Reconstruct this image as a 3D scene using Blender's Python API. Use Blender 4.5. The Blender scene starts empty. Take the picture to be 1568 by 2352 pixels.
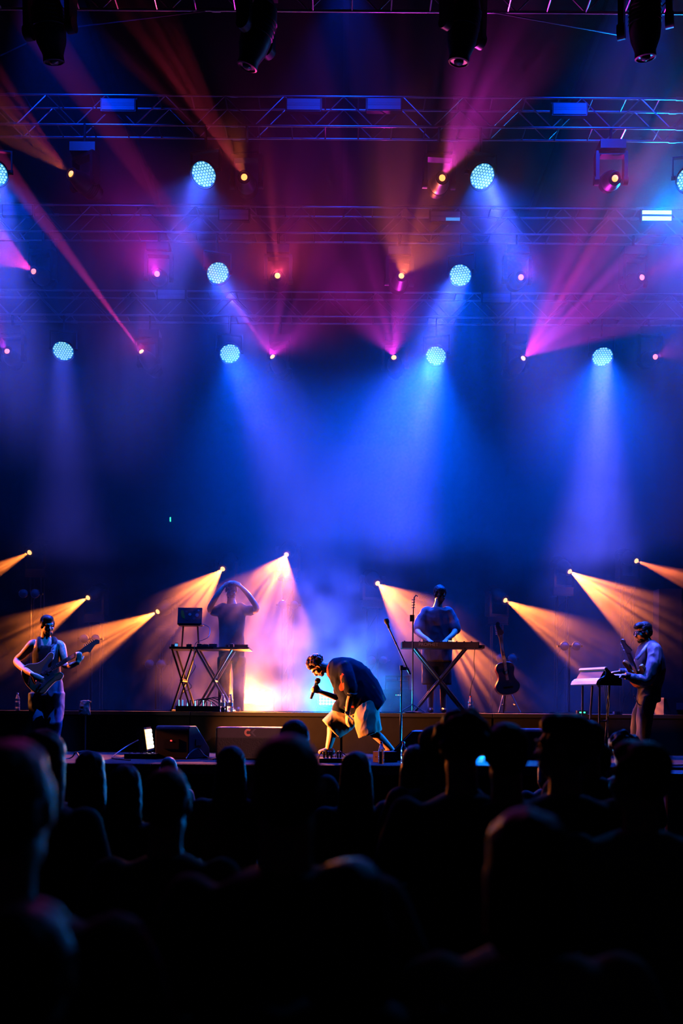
import bpy, bmesh, math, random
from mathutils import Vector, Matrix, Euler, Quaternion, noise as mnoise

# ------------------------------------------------------------------ camera, exposure, world
S = bpy.context.scene
COL = S.collection
F = 1568 * 35.0 / 24.0          # focal length in pixels of the 1568 x 2352 frame
CX, HY, CZ = 784.0, 1628.0, 1.80  # image centre column, horizon row, eye height
PI = math.pi
R = math.radians

cam_d = bpy.data.cameras.new('camera'); cam = bpy.data.objects.new('camera', cam_d); COL.objects.link(cam)
ROLL = 0.0066
cam.location = (0, 0, CZ); cam.rotation_euler = (PI / 2, -ROLL, 0)
cam_d.sensor_fit = 'HORIZONTAL'; cam_d.sensor_width = 24.0; cam_d.lens = 35.0
cam_d.shift_y = (HY - 1176.0) / 1568.0
cam_d.clip_start = 0.05; cam_d.clip_end = 200
cam_d.dof.use_dof = True; cam_d.dof.focus_distance = 12.6; cam_d.dof.aperture_fstop = 1.6
S.camera = cam
S.view_settings.view_transform = 'Standard'; S.view_settings.look = 'None'
S.view_settings.gamma = 1.0; S.view_settings.use_curve_mapping = False
S.view_settings.exposure = 0.3

w = bpy.data.worlds.new('night'); S.world = w; w.use_nodes = True
w.node_tree.nodes['Background'].inputs[0].default_value = (0.010, 0.012, 0.05, 1)
w.node_tree.nodes['Background'].inputs[1].default_value = 0.05

cy = S.cycles
cy.max_bounces = 4; cy.diffuse_bounces = 0; cy.glossy_bounces = 1; cy.transmission_bounces = 4
cy.transparent_max_bounces = 8; cy.volume_bounces = 0
cy.use_light_tree = True
cy.caustics_reflective = False; cy.caustics_refractive = False
cy.sample_clamp_indirect = 4.0; cy.sample_clamp_direct = 0.0
cy.volume_step_rate = 1.0; cy.volume_max_steps = 24
cy.use_adaptive_sampling = True; cy.adaptive_threshold = 0.05

def at(px, py, Y):
    """point seen at pixel (px, py) of the photograph at depth Y from the camera"""
    dx, dy = px - CX, py - HY
    return Vector(((dx * math.cos(ROLL) + dy * math.sin(ROLL)) / F * Y, Y, CZ - (dy * math.cos(ROLL) - dx * math.sin(ROLL)) / F * Y))

# ------------------------------------------------------------------ stage lights (the beams)
AMBER = (1.0, 0.20, 0.028); ORANGE = (1.0, 0.16, 0.035); MAGENTA = (0.66, 0.02, 0.55); PINK = (1.0, 0.04, 0.36)
RED = (0.9, 0.05, 0.12); BLUE = (0.0, 0.07, 1.0); VIOLET = (0.11, 0.10, 1.0); CYAN = (0.03, 0.42, 1.0); PURPLE = (0.55, 0.03, 0.75)

def spot(pos, target, half, power, color, blend=0.15, streak=0.0, radius=0.03, freq=9.0, seed=0.0, name='spot_light'):
    d = bpy.data.lights.new(name, 'SPOT'); o = bpy.data.objects.new(name, d); COL.objects.link(o)
    pos = Vector(pos); v = Vector(target) - pos
    z = -v.normalized(); x = z.cross(pos - cam.location); x = x.normalized() if x.length > 1e-4 else Vector((1, 0, 0)); y = z.cross(x)
    o.location = pos; o.rotation_euler = Matrix((x, y, z)).transposed().to_euler()      # bars of the gobo stand across the fan
    d.energy = power; d.color = color; d.spot_size = 2 * R(half); d.spot_blend = blend; d.shadow_soft_size = radius
    if streak > 0:
        d.use_nodes = True; nt = d.node_tree; em = nt.nodes['Emission']
        tc = nt.nodes.new('ShaderNodeTexCoord'); mp = nt.nodes.new('ShaderNodeMapping')
        mp.inputs['Location'].default_value = (seed, seed * 1.7, seed * 0.3); mp.inputs['Scale'].default_value = (1.0, 0.12, 0.0)
        nz = nt.nodes.new('ShaderNodeTexNoise'); nz.inputs['Scale'].default_value = freq; nz.inputs['Detail'].default_value = 2.0
        mr = nt.nodes.new('ShaderNodeMapRange'); mr.inputs[1].default_value = 0.38; mr.inputs[2].default_value = 0.60
        mr.inputs[3].default_value = max(0.0, 1 - streak); mr.inputs[4].default_value = 1.0 + streak * 0.6
        nt.links.new(tc.outputs['Normal'], mp.inputs[0]); nt.links.new(mp.outputs[0], nz.inputs['Vector'])
        nt.links.new(nz.outputs[0], mr.inputs[0]); nt.links.new(mr.outputs[0], em.inputs['Strength'])
    return o

def disc(pos, direction, size, spread, power, color, name='wash_beam'):
    d = bpy.data.lights.new(name, 'AREA'); o = bpy.data.objects.new(name, d); COL.objects.link(o)
    d.shape = 'DISK'; d.size = size; d.spread = R(spread); d.energy = power; d.color = color
    o.location = pos; o.rotation_euler = Vector(direction).to_track_quat('-Z', 'Y').to_euler()
    return o

# ------------------------------------------------------------------ materials (all procedural)
MATS = {}
def mat(name, col, rough=0.6, metal=0.0, var=0.25, scale=14.0, bump=0.0, spec=0.4, emit=None, estr=0.0, trans=0.0, sheen=0.0):
    if name in MATS: return MATS[name]
    m = bpy.data.materials.new(name); m.use_nodes = True; nt = m.node_tree; b = nt.nodes['Principled BSDF']
    b.inputs['Roughness'].default_value = rough; b.inputs['Metallic'].default_value = metal
    b.inputs['Specular IOR Level'].default_value = spec
    if trans: b.inputs['Transmission Weight'].default_value = trans; b.inputs['IOR'].default_value = 1.33
    if sheen: b.inputs['Sheen Weight'].default_value = sheen
    tc = nt.nodes.new('ShaderNodeTexCoord'); nz = nt.nodes.new('ShaderNodeTexNoise')
    nz.inputs['Scale'].default_value = scale; nz.inputs['Detail'].default_value = 3.0
    nt.links.new(tc.outputs['Object'], nz.inputs['Vector'])
    cr = nt.nodes.new('ShaderNodeMapRange'); cr.inputs[3].default_value = 1 - var; cr.inputs[4].default_value = 1 + var
    nt.links.new(nz.outputs[0], cr.inputs[0])
    mx = nt.nodes.new('ShaderNodeVectorMath'); mx.operation = 'SCALE'; mx.inputs[0].default_value = col[:3]
    nt.links.new(cr.outputs[0], mx.inputs['Scale']); nt.links.new(mx.outputs[0], b.inputs['Base Color'])
    if bump:
        bp = nt.nodes.new('ShaderNodeBump'); bp.inputs['Strength'].default_value = bump; bp.inputs['Distance'].default_value = 0.01
        nt.links.new(nz.outputs[0], bp.inputs['Height']); nt.links.new(bp.outputs[0], b.inputs['Normal'])
    if emit:
        b.inputs['Emission Color'].default_value = (*emit, 1); b.inputs['Emission Strength'].default_value = estr
        m.cycles.emission_sampling = 'NONE'
    MATS[name] = m
    return m

M_BLACK = mat('black_metal', (0.018, 0.018, 0.02), 0.38, 0.3, spec=0.5)
M_PLAST = mat('black_plastic', (0.012, 0.012, 0.014), 0.45, 0.0)
M_ALU = mat('aluminium', (0.30, 0.30, 0.33), 0.33, 1.0, 0.12, 20)
M_DECK = mat('stage_deck_black', (0.010, 0.010, 0.011), 0.85, 0.0, 0.4, 3.0, 0.1, spec=0.15)
M_DRAPE = mat('black_drape', (0.010, 0.010, 0.012), 0.95, 0.0, 0.3, 2.0, sheen=0.1)
M_ROOF = mat('roof_skin', (0.02, 0.02, 0.024), 0.9, 0.0, 0.3, 1.0)
M_GROUND = mat('ground_asphalt', (0.02, 0.02, 0.022), 0.95, 0.0, 0.4, 6.0, 0.3, spec=0.1)
M_CABLE = mat('cable_rubber', (0.02, 0.02, 0.022), 0.35, 0.0, spec=0.6)
M_CABLE_G = mat('cable_grey', (0.14, 0.13, 0.15), 0.5, 0.0)
M_CHROME = mat('chrome', (0.8, 0.8, 0.82), 0.12, 1.0, 0.05)
M_WHITE = mat('white_plastic', (0.75, 0.73, 0.70), 0.4, 0.0, 0.06)
M_GREYPLATE = mat('unlit_led_strip', (0.20, 0.20, 0.24), 0.35, 0.0, 0.05)
M_GREYBAR = mat('unlit_bar_grey', (0.16, 0.16, 0.2), 0.4, 0.0, 0.1)
M_WOOD = mat('guitar_sunburst', (0.16, 0.045, 0.018), 0.25, 0.0, 0.35, 5.0, spec=0.6)
M_NECK = mat('rosewood_neck', (0.05, 0.022, 0.012), 0.4, 0.0, 0.3, 9.0)
M_MAPLE = mat('maple', (0.45, 0.25, 0.09), 0.35, 0.0, 0.2, 8.0)
M_BASSBODY = mat('bass_amber_body', (0.42, 0.14, 0.03), 0.25, 0.0, 0.2, 5.0, spec=0.6)
M_SKIN = mat('skin', (0.50, 0.27, 0.19), 0.5, 0.0, 0.10, 20.0, spec=0.35)
M_SKIN_D = mat('skin_tan', (0.38, 0.19, 0.125), 0.5, 0.0, 0.12, 20.0, spec=0.35)
M_HAIR_BR = mat('brown_hair', (0.075, 0.026, 0.014), 0.45, 0.0, 0.5, 40.0, 0.6)
M_HAIR_BK = mat('dark_hair', (0.012, 0.009, 0.008), 0.55, 0.0, 0.5, 40.0, 0.5, spec=0.2)
M_HAIR_GR = mat('grey_hair', (0.34, 0.33, 0.34), 0.55, 0.0, 0.3, 40.0, 0.5)
M_DENIM = mat('blue_denim', (0.055, 0.09, 0.17), 0.85, 0.0, 0.3, 30.0, 0.2)
M_TANK = mat('black_cotton', (0.010, 0.010, 0.012), 0.9, 0.0, 0.3, 30.0, 0.15)
M_SHORTS = mat('khaki_cotton', (0.27, 0.19, 0.12), 0.85, 0.0, 0.18, 16.0, 0.25)
M_JACKET = mat('grey_blue_jacket', (0.17, 0.15, 0.17), 0.6, 0.0, 0.15, 12.0, 0.2)
M_BLKCLOTH = mat('black_trousers', (0.014, 0.012, 0.012), 0.85, 0.0, 0.3, 20.0, 0.2)
M_LEATHER = mat('black_leather', (0.012, 0.012, 0.012), 0.4, 0.0, 0.3, 20.0, 0.2)
M_BOTTLE = mat('clear_bottle', (0.92, 0.95, 1.0), 0.06, 0.0, 0.02, 8.0, trans=0.92)
M_CAPRED = mat('red_bottle_cap', (0.5, 0.03, 0.02), 0.4)
M_CAPW = mat('pale_bottle_label', (0.5, 0.52, 0.6), 0.5)
M_EYE = mat('eye_dark', (0.012, 0.010, 0.010), 0.2)
M_WOODBOX = mat('plywood_box', (0.36, 0.2, 0.1), 0.6, 0.0, 0.2, 9.0)
M_GRILLE = mat('speaker_grille', (0.014, 0.013, 0.014), 0.55, 0.3, 0.3, 60.0, 0.3)
M_LOGO_O = mat('logo_orange', (0.80, 0.30, 0.20), 0.5)
M_LOGO_G = mat('logo_grey', (0.09, 0.08, 0.12), 0.5)
M_LENSOFF = mat('unlit_reflector', (0.5, 0.5, 0.55), 0.18, 0.7, 0.05)
M_GLASSDARK = mat('dark_lens_glass', (0.03, 0.03, 0.05), 0.08, 0.0, 0.05, spec=0.8)
# light-giving surfaces
M_PARFACE = mat('led_wash_face', (0.05, 0.2, 0.4), 0.3, emit=(0.02, 0.34, 0.85), estr=0.5)
M_PARDOT = mat('led_wash_dot', (0.8, 0.9, 1.0), 0.3, emit=(0.40, 0.95, 1.0), estr=0.85)
M_LENS_AMB = mat('lamp_lens_amber', (1, .6, .3), 0.3, emit=(1.0, 0.45, 0.15), estr=1.9)
M_LENS_ORG = mat('lamp_lens_orange', (1, .4, .2), 0.3, emit=(1.0, 0.30, 0.07), estr=2.2)
M_LENS_MAG = mat('lamp_lens_pink', (1, .3, .4), 0.3, emit=(1.0, 0.18, 0.16), estr=2.0)
M_LED_AMB = mat('strobe_led_amber', (1, .8, .5), 0.3, emit=(1.0, 0.84, 0.62), estr=3.0)
M_LED_AMBFACE = mat('strobe_face_amber', (1, .5, .2), 0.3, emit=(1.0, 0.52, 0.14), estr=1.6)
M_LED_BLU = mat('strobe_led_blue', (.6, .9, 1), 0.3, emit=(0.75, 0.93, 1.0), estr=2.4)
M_LED_BLUFACE = mat('strobe_face_blue', (.2, .6, 1), 0.3, emit=(0.03, 0.62, 1.0), estr=1.2)
M_TUBE_CYAN = mat('lit_strip_cyan', (.3, .8, 1), 0.3, emit=(0.30, 0.92, 1.0), estr=2.6)
M_TUBE_DIM = mat('dim_strip_blue', (.2, .6, .8), 0.3, emit=(0.05, 0.42, 0.75), estr=0.6)
M_REDLED = mat('red_indicator', (1, .1, .1), 0.3, emit=(1.0, 0.03, 0.03), estr=3.0)
M_GREENLED = mat('green_indicator', (.1, 1, .5), 0.3, emit=(0.05, 0.9, 0.45), estr=1.6)
M_BLUELED = mat('blue_display', (.1, .5, 1), 0.3, emit=(0.10, 0.45, 1.0), estr=0.7)
M_WHITELED = mat('white_indicator', (1, .9, .8), 0.3, emit=(1.0, 0.85, 0.6), estr=1.6)

# ------------------------------------------------------------------ mesh helpers
def frame(z, hint=(0, 0, 1)):
    z = Vector(z).normalized(); h = Vector(hint)
    if abs(z.dot(h.normalized())) > 0.97: h = Vector((1, 0, 0)) if abs(z.x) < 0.9 else Vector((0, 1, 0))
    x = h.cross(z).normalized(); y = z.cross(x)
    return x, y, z

def basis(x, y, z, loc=(0, 0, 0)):
    m = Matrix.Identity(4)
    for i, v in enumerate((x, y, z)):
        for j in range(3): m[j][i] = v[j]
    for j in range(3): m[j][3] = loc[j]
    return m

class MB:
    def __init__(s): s.v = []; s.f = []; s.mi = []; s.cur = 0
    def _add(s, vs, fs):
        o = len(s.v); s.v.extend(tuple(p) for p in vs)
        for f in fs: s.f.append(tuple(i + o for i in f)); s.mi.append(s.cur)
        return s
    def box(s, c, size, rot=None, taper=1.0):
        c = Vector(c); hx, hy, hz = (k / 2 for k in size); vs = []
        for z in (-1, 1):
            t = taper if z > 0 else 1.0
            for x, y in ((-1, -1), (1, -1), (1, 1), (-1, 1)):
                p = Vector((x * hx * t, y * hy * t, z * hz))
                if rot is not None: p = rot @ p
                vs.append(p + c)
        return s._add(vs, [(3, 2, 1, 0), (4, 5, 6, 7), (0, 1, 5, 4), (1, 2, 6, 5), (2, 3, 7, 6), (3, 0, 4, 7)])
    def rings(s, rings, caps=True):
        n = len(rings[0]); vs = [p for r in rings for p in r]; fs = []
        for k in range(len(rings) - 1):
            for i in range(n):
                j = (i + 1) % n
                fs.append((k * n + i, k * n + j, (k + 1) * n + j, (k + 1) * n + i))
        if caps:
            fs.append(tuple(range(n - 1, -1, -1))); fs.append(tuple((len(rings) - 1) * n + i for i in range(n)))
        return s._add(vs, fs)
    def tube(s, pts, rad, n=8, caps=True, sq=(1, 1), hint=(0, 0, 1)):
        pts = [Vector(p) for p in pts]
        if not hasattr(rad, '__len__'): rad = [rad] * len(pts)
        rings = []; x = None
        for i, p in enumerate(pts):
            d = (pts[min(i + 1, len(pts) - 1)] - pts[max(i - 1, 0)])
            if d.length < 1e-9: d = Vector((0, 0, 1))
            d.normalize()
            if x is None: x, y, _ = frame(d, hint)
            else:
                x = (x - d * x.dot(d)); x = x.normalized() if x.length > 1e-6 else frame(d, hint)[0]; y = d.cross(x)
            rings.append([p + (x * math.cos(a) * sq[0] + y * math.sin(a) * sq[1]) * rad[i] for a in (2 * PI * k / n for k in range(n))])
        return s.rings(rings, caps)
    def cyl(s, a, b, r, r2=None, n=10): return s.tube([a, b], [r, r if r2 is None else r2], n)
    def limb(s, pts, rad, n=10, sub=4, sq=(1, 1), hint=(0, 0, 1)):
        """smooth tapered tube with rounded ends through pts"""
        P = [Vector(p) for p in pts]; out = []; rr = []
        for i in range(len(P) - 1):
            p0 = P[max(i - 1, 0)]; p1 = P[i]; p2 = P[i + 1]; p3 = P[min(i + 2, len(P) - 1)]
            for k in range(sub):
                t = k / sub
                out.append(0.5 * ((2 * p1) + (p2 - p0) * t + (2 * p0 - 5 * p1 + 4 * p2 - p3) * t * t + (3 * p1 - p0 - 3 * p2 + p3) * t ** 3))
                rr.append(rad[i] + (rad[i + 1] - rad[i]) * t)
        out.append(P[-1]); rr.append(rad[-1])
        d0 = (out[0] - out[1]).normalized(); d1 = (out[-1] - out[-2]).normalized()
        pre = [(out[0] + d0 * rr[0] * math.sin(a), rr[0] * math.cos(a)) for a in (1.3, 0.8, 0.4)]
        post = [(out[-1] + d1 * rr[-1] * math.sin(a), rr[-1] * math.cos(a)) for a in (0.4, 0.8, 1.3)]
        pts2 = [p for p, _ in pre] + out + [p for p, _ in post]; r2 = [r for _, r in pre] + rr + [r for _, r in post]
        return s.tube(pts2, r2, n, True, sq, hint)
    def ellipsoid(s, c, rad, m=None, nu=14, nv=9):
        c = Vector(c); rings = []
        for k in range(1, nv):
            t = PI * k / nv; ring = []
            for i in range(nu):
                a = 2 * PI * i / nu
                p = Vector((rad[0] * math.sin(t) * math.cos(a), rad[1] * math.sin(t) * math.sin(a), -rad[2] * math.cos(t)))
                ring.append(c + (m @ p if m is not None else p))
            rings.append(ring)
        o = len(s.v); s.rings(rings, False); e = Vector((0, 0, rad[2])); e = m @ e if m is not None else e
        b = len(s.v); s.v.append(tuple(c - e)); s.v.append(tuple(c + e)); L = o + (nv - 2) * nu
        for i in range(nu):
            j = (i + 1) % nu
            s.f.append((b, o + j, o + i)); s.mi.append(s.cur); s.f.append((b + 1, L + i, L + j)); s.mi.append(s.cur)
        return s
    def lathe(s, c, prof, axis=(0, 0, 1), n=16, hint=(1, 0, 0)):
        x, y, z = frame(axis, hint); c = Vector(c)
        rings = [[c + z * h + (x * math.cos(2 * PI * k / n) + y * math.sin(2 * PI * k / n)) * max(r, 1e-4) for k in range(n)] for r, h in prof]
        return s.rings(rings, True)
    def prism(s, poly, m, h0, h1):
        """polygon (2D) in the local XY of matrix m, extruded between h0 and h1 along local Z"""
        n = len(poly); vs = [m @ Vector((x, y, h0)) for x, y in poly] + [m @ Vector((x, y, h1)) for x, y in poly]
        fs = [tuple(range(n - 1, -1, -1)), tuple(range(n, 2 * n))] + [(i, (i + 1) % n, n + (i + 1) % n, n + i) for i in range(n)]
        return s._add(vs, fs)
    def sections(s, secs, n=20, p=2.4):
        """loft of super-ellipses: (centre, half-vector a, half-vector b)"""
        rings = []
        for c, a, b in secs:
            c, a, b = Vector(c), Vector(a), Vector(b); ring = []
            for k in range(n):
                t = 2 * PI * k / n; ct, st = math.cos(t), math.sin(t)
                ring.append(c + a * math.copysign(abs(ct) ** (2 / p), ct) + b * math.copysign(abs(st) ** (2 / p), st))
            rings.append(ring)
        return s.rings(rings, True)
    def mesh(s, name, mats, smooth=False):
        me = bpy.data.meshes.new(name); me.from_pydata(s.v, [], s.f)
        for m in (mats if isinstance(mats, (list, tuple)) else [mats]): me.materials.append(m)
        if len(me.materials) > 1: me.polygons.foreach_set('material_index', s.mi)
        bm = bmesh.new(); bm.from_mesh(me); bmesh.ops.recalc_face_normals(bm, faces=bm.faces); bm.to_mesh(me); bm.free()
        if smooth:
            me.polygons.foreach_set('use_smooth', [True] * len(me.polygons))
            try: me.set_sharp_from_angle(angle=R(42))
            except Exception: pass
        me.update(); return me
    def build(s, name, mats, parent=None, loc=None, rot=None, smooth=True):
        return link(name, s.mesh(name, mats, smooth), parent, loc, rot)

def link(name, me, parent=None, loc=None, rot=None):
    o = bpy.data.objects.new(name, me); COL.objects.link(o)
    if parent is not None: o.parent = parent
    if loc is not None: o.location = loc
    if rot is not None:
        if isinstance(rot, Quaternion): o.rotation_mode = 'QUATERNION'; o.rotation_quaternion = rot
        else: o.rotation_euler = rot
    return o

def tag(o, label, cat=None, group=None, kind=None):
    if label: o['label'] = label
    if cat: o['category'] = cat
    if group: o['group'] = group
    if kind: o['kind'] = kind
    return o

def thing(name, label, cat, loc=(0, 0, 0), rz=0.0, group=None):
    o = bpy.data.objects.new(name, None); COL.objects.link(o); o.location = loc; o.rotation_euler = (0, 0, rz)
    o.empty_display_size = 0.1
    return tag(o, label, cat, group)

# voxel-fused bodies: collected and converted in one go at the end
FUSE = []
def fused(mb, name, m, parent, voxel=0.012, smooth=4, wrinkle=0.0, wscale=9.0, curl=0.0, cscale=40.0):
    me = mb.mesh(name, m, True); o = link(name, me, parent)
    r = o.modifiers.new('r', 'REMESH'); r.mode = 'VOXEL'; r.voxel_size = voxel; r.use_smooth_shade = True
    if smooth:
        sm = o.modifiers.new('s', 'SMOOTH'); sm.factor = 0.5; sm.iterations = smooth
    FUSE.append((o, m, wrinkle, wscale, curl, cscale)); return o

def finish_fused():
    bpy.context.view_layer.update(); dg = bpy.context.evaluated_depsgraph_get()
    done = []
    for o, m, wr, ws, cu, cs in FUSE:
        me = bpy.data.meshes.new_from_object(o.evaluated_get(dg)); done.append((o, me))
    for (o, me), (_, m, wr, ws, cu, cs) in zip(done, FUSE):
        if wr or cu:
            nrm = [v.normal.copy() for v in me.vertices]; h = hash(o.name) % 50
            for v, nn in zip(me.vertices, nrm):
                c = v.co; d = 0.0
                if wr:
                    q = Vector((c.x * ws + h, c.y * ws * 0.7, c.z * ws * 0.55))
                    t = mnoise.noise(q + mnoise.noise_vector(q * 0.7) * 0.8)
                    d += wr * (1.0 - 2.2 * abs(t))
                if cu:
                    q = Vector((c.x * cs + h, c.y * cs, c.z * cs)); d += cu * (mnoise.noise(q) + 0.5 * mnoise.noise(q * 2.1))
                v.co = c + nn * d
        me.polygons.foreach_set('use_smooth', [True] * len(me.polygons))
        if not len(me.materials): me.materials.append(m)
        old = o.data; o.modifiers.clear(); nm = old.name; o.data = me; bpy.data.meshes.remove(old); me.name = nm
    FUSE.clear()

ORD = ['leftmost', 'second from the left', 'third from the left', 'fourth from the left', 'fifth from the left', 'sixth from the left', 'seventh from the left', 'eighth from the left', 'ninth from the left', 'tenth from the left']
def ordinal(i, n):
    if i == n - 1: return 'rightmost'
    return ORD[i]

# ------------------------------------------------------------------ the setting
DECK, RISER = 1.21, 1.747
Y_EDGE, Y_RISER, Y_BACK = 10.5, 13.2, 18.8
def slab(name, x0, x1, y0, y1, z0, z1, m, parent=None):
    return MB().box(((x0 + x1) / 2, (y0 + y1) / 2, (z0 + z1) / 2), (x1 - x0, y1 - y0, z1 - z0)).build(name, m, parent, smooth=False)

tag(slab('floor', -12, 12, -1.5, 21, -0.2, 0.0, M_GROUND), 'dark asphalt ground under the crowd', kind='structure')
st = tag(MB().box((0, 0, 0), (0.01, 0.01, 0.01)).build('stage_floor', M_DECK, smooth=False), 'black stage deck the band stands on', kind='structure')
st.data = MB().box((0, (Y_EDGE + 19.2) / 2, DECK - 0.06), (17, 19.2 - Y_EDGE, 0.12)).mesh('stage_floor', M_DECK)
# front lip of the deck, in two-metre sections
M_LIP = mat('stage_lip', (0.03, 0.03, 0.035), 0.5, 0.2, 0.2, 5)
lip = MB().box((0, 0, 0), (1.99, 0.03, 0.10)).mesh('lip_section', M_LIP)
for k in range(8): link('lip_section', lip, st, ((k - 3.5) * 2.0, Y_EDGE - 0.012, DECK - 0.055))
fr = tag(slab('wall_front', -8.5, 8.5, Y_EDGE + 0.15, Y_EDGE + 0.2, 0.0, DECK - 0.12, M_DRAPE), 'black skirt hanging under the front edge of the stage', kind='structure')
rs = tag(MB().box((0, (Y_RISER + 18.0) / 2, (DECK + RISER) / 2), (16, 18.0 - Y_RISER, RISER - DECK - 0.002)).build('riser_floor', M_DECK, smooth=False), 'long black riser across the back of the stage', kind='structure')
edge = MB().box((0, 0, 0), (1.985, 0.02, 0.045)).mesh('riser_edge', M_LIP)
for k in range(8): link('riser_edge', edge, rs, ((k - 3.5) * 2.0, Y_RISER - 0.01, RISER - 0.022))
panel = MB().box((0, 0, 0), (1.97, 0.015, RISER - DECK - 0.07)).mesh('riser_panel', mat('riser_cloth', (0.016, 0.015, 0.016), 0.9, 0, 0.25, 8, 0.1, spec=0.1))
for k in range(8): link('riser_panel', panel, rs, ((k - 3.5) * 2.0, Y_RISER - 0.008, (DECK + RISER) / 2 - 0.03))

# black drapes behind and at the sides, hung in pleats
def drape(name, a, b, z0, z1, amp, pitch, label):
    a = Vector(a); b = Vector(b); L = (b - a).length; d = (b - a) / L; nrm = Vector((-d.y, d.x, 0)); n = int(L / pitch * 6)
    vs = []; fs = []
    for i in range(n + 1):
        t = i / n * L; off = nrm * amp * math.sin(2 * PI * t / pitch + 0.8 * math.sin(t * 1.7))
        for z in (z0, z1): p = a + d * t + off * (1.0 if z == z0 else 0.6); vs.append((p.x, p.y, z))
    for i in range(n): fs.append((2 * i, 2 * i + 2, 2 * i + 3, 2 * i + 1))
    mb = MB(); mb._add(vs, fs); o = mb.build(name, M_DRAPE)
    so = o.modifiers.new('t', 'SOLIDIFY'); so.thickness = 0.01
    return tag(o, label, kind='structure')
drape('wall_back', (-9, Y_BACK, 0), (9, Y_BACK, 0), DECK, 10.6, 0.06, 0.5, 'black pleated drape closing the back of the stage')
drape('wall_left', (-8.6, Y_EDGE + 1.5, 0), (-8.6, Y_BACK, 0), DECK, 10.6, 0.05, 0.5, 'black drape masking one side of the stage')
drape('wall_right', (8.6, Y_BACK, 0), (8.6, Y_EDGE + 1.5, 0), DECK, 10.6, 0.05, 0.5, 'black drape masking the other side of the stage')
ce = tag(MB().box((0, 14.6, 11.6), (18, 9.4, 0.05)).build('ceiling', M_ROOF, smooth=False), 'dark roof skin over the stage', kind='structure')
for k in range(5):
    MB().box((0, 0, 0), (0.08, 9.2, 0.14)).build('roof_beam', M_BLACK, ce, ((k - 2) * 3.6, 14.6, 11.5), smooth=False)
# a flat grey column at the side of the stage
tag(MB().box((at(1531, 1500, 16).x, 16.0, RISER + 1.0), (0.36, 0.3, 2.0)).build('column_right', mat('grey_column', (0.04, 0.036, 0.044), 0.9), smooth=False),
    'plain grey column standing behind the keyboard player', kind='structure')

# ------------------------------------------------------------------ lighting trusses
TR_H, TR_D = 0.40, 0.30
ROWS = [(11.2, 9.86), (13.4, 9.64), (15.2, 9.06), (16.3, 8.22)]      # near-face depth, bottom height
TR_LABEL = ['aluminium box truss along the very top edge of the view', 'aluminium box truss carrying the upper row of wash lights',
            'aluminium box truss in the middle of the rig above two wash lights', 'lowest and rearmost aluminium box truss of the rig']
def truss_meshes():
    ch = MB().cyl((-1.49, 0, 0), (1.49, 0, 0), 0.017, n=10).mesh('chord', M_ALU, True)
    cp = MB().cyl((-0.05, 0, 0), (0.05, 0, 0), 0.025, n=10).mesh('coupler', M_ALU, True)
    rg = MB().cyl((0, 0, 0), (0, TR_D, 0), 0.010, n=8).mesh('rung', M_ALU, True)
    dgl = MB().cyl((0, 0, 0), (0.40, 0, TR_H), 0.009, n=8).mesh('brace', M_ALU, True)
    dgr = MB().cyl((0, 0, TR_H), (0.40, 0, 0), 0.009, n=8).mesh('brace', M_ALU, True)
    return ch, cp, rg, dgl, dgr
TM = truss_meshes()
def truss(i, Y, Z, half=7.5):
    t = thing('lighting_truss', TR_LABEL[i], 'truss', (0, Y, Z), group='stage lighting trusses')
    nseg = int(half * 2 / 3)
    for y in (0, TR_D):
        for z in (0, TR_H):
            for k in range(nseg):
                link('chord', TM[0], t, (-half + 1.5 + 3 * k, y, z))
            for k in range(1, nseg): link('coupler', TM[1], t, (-half + 3 * k, y, z))
    vis = 0.36 * Y + 0.4
    n = int(vis * 2 / 0.45)
    for k in range(n + 1):
        x = -vis + k * 0.45
        for z in (0, TR_H): link('rung', TM[2], t, (x, 0, z))
    n = int(vis * 2 / 0.8)
    for k in range(n + 1):
        x = -vis + k * 0.8
        for y in (0, TR_D):
            link('brace', TM[3], t, (x, y, 0)); link('brace', TM[4], t, (x + 0.40, y, 0))
    return t
for i, (Y, Z) in enumerate(ROWS): truss(i, Y, Z)

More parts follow.
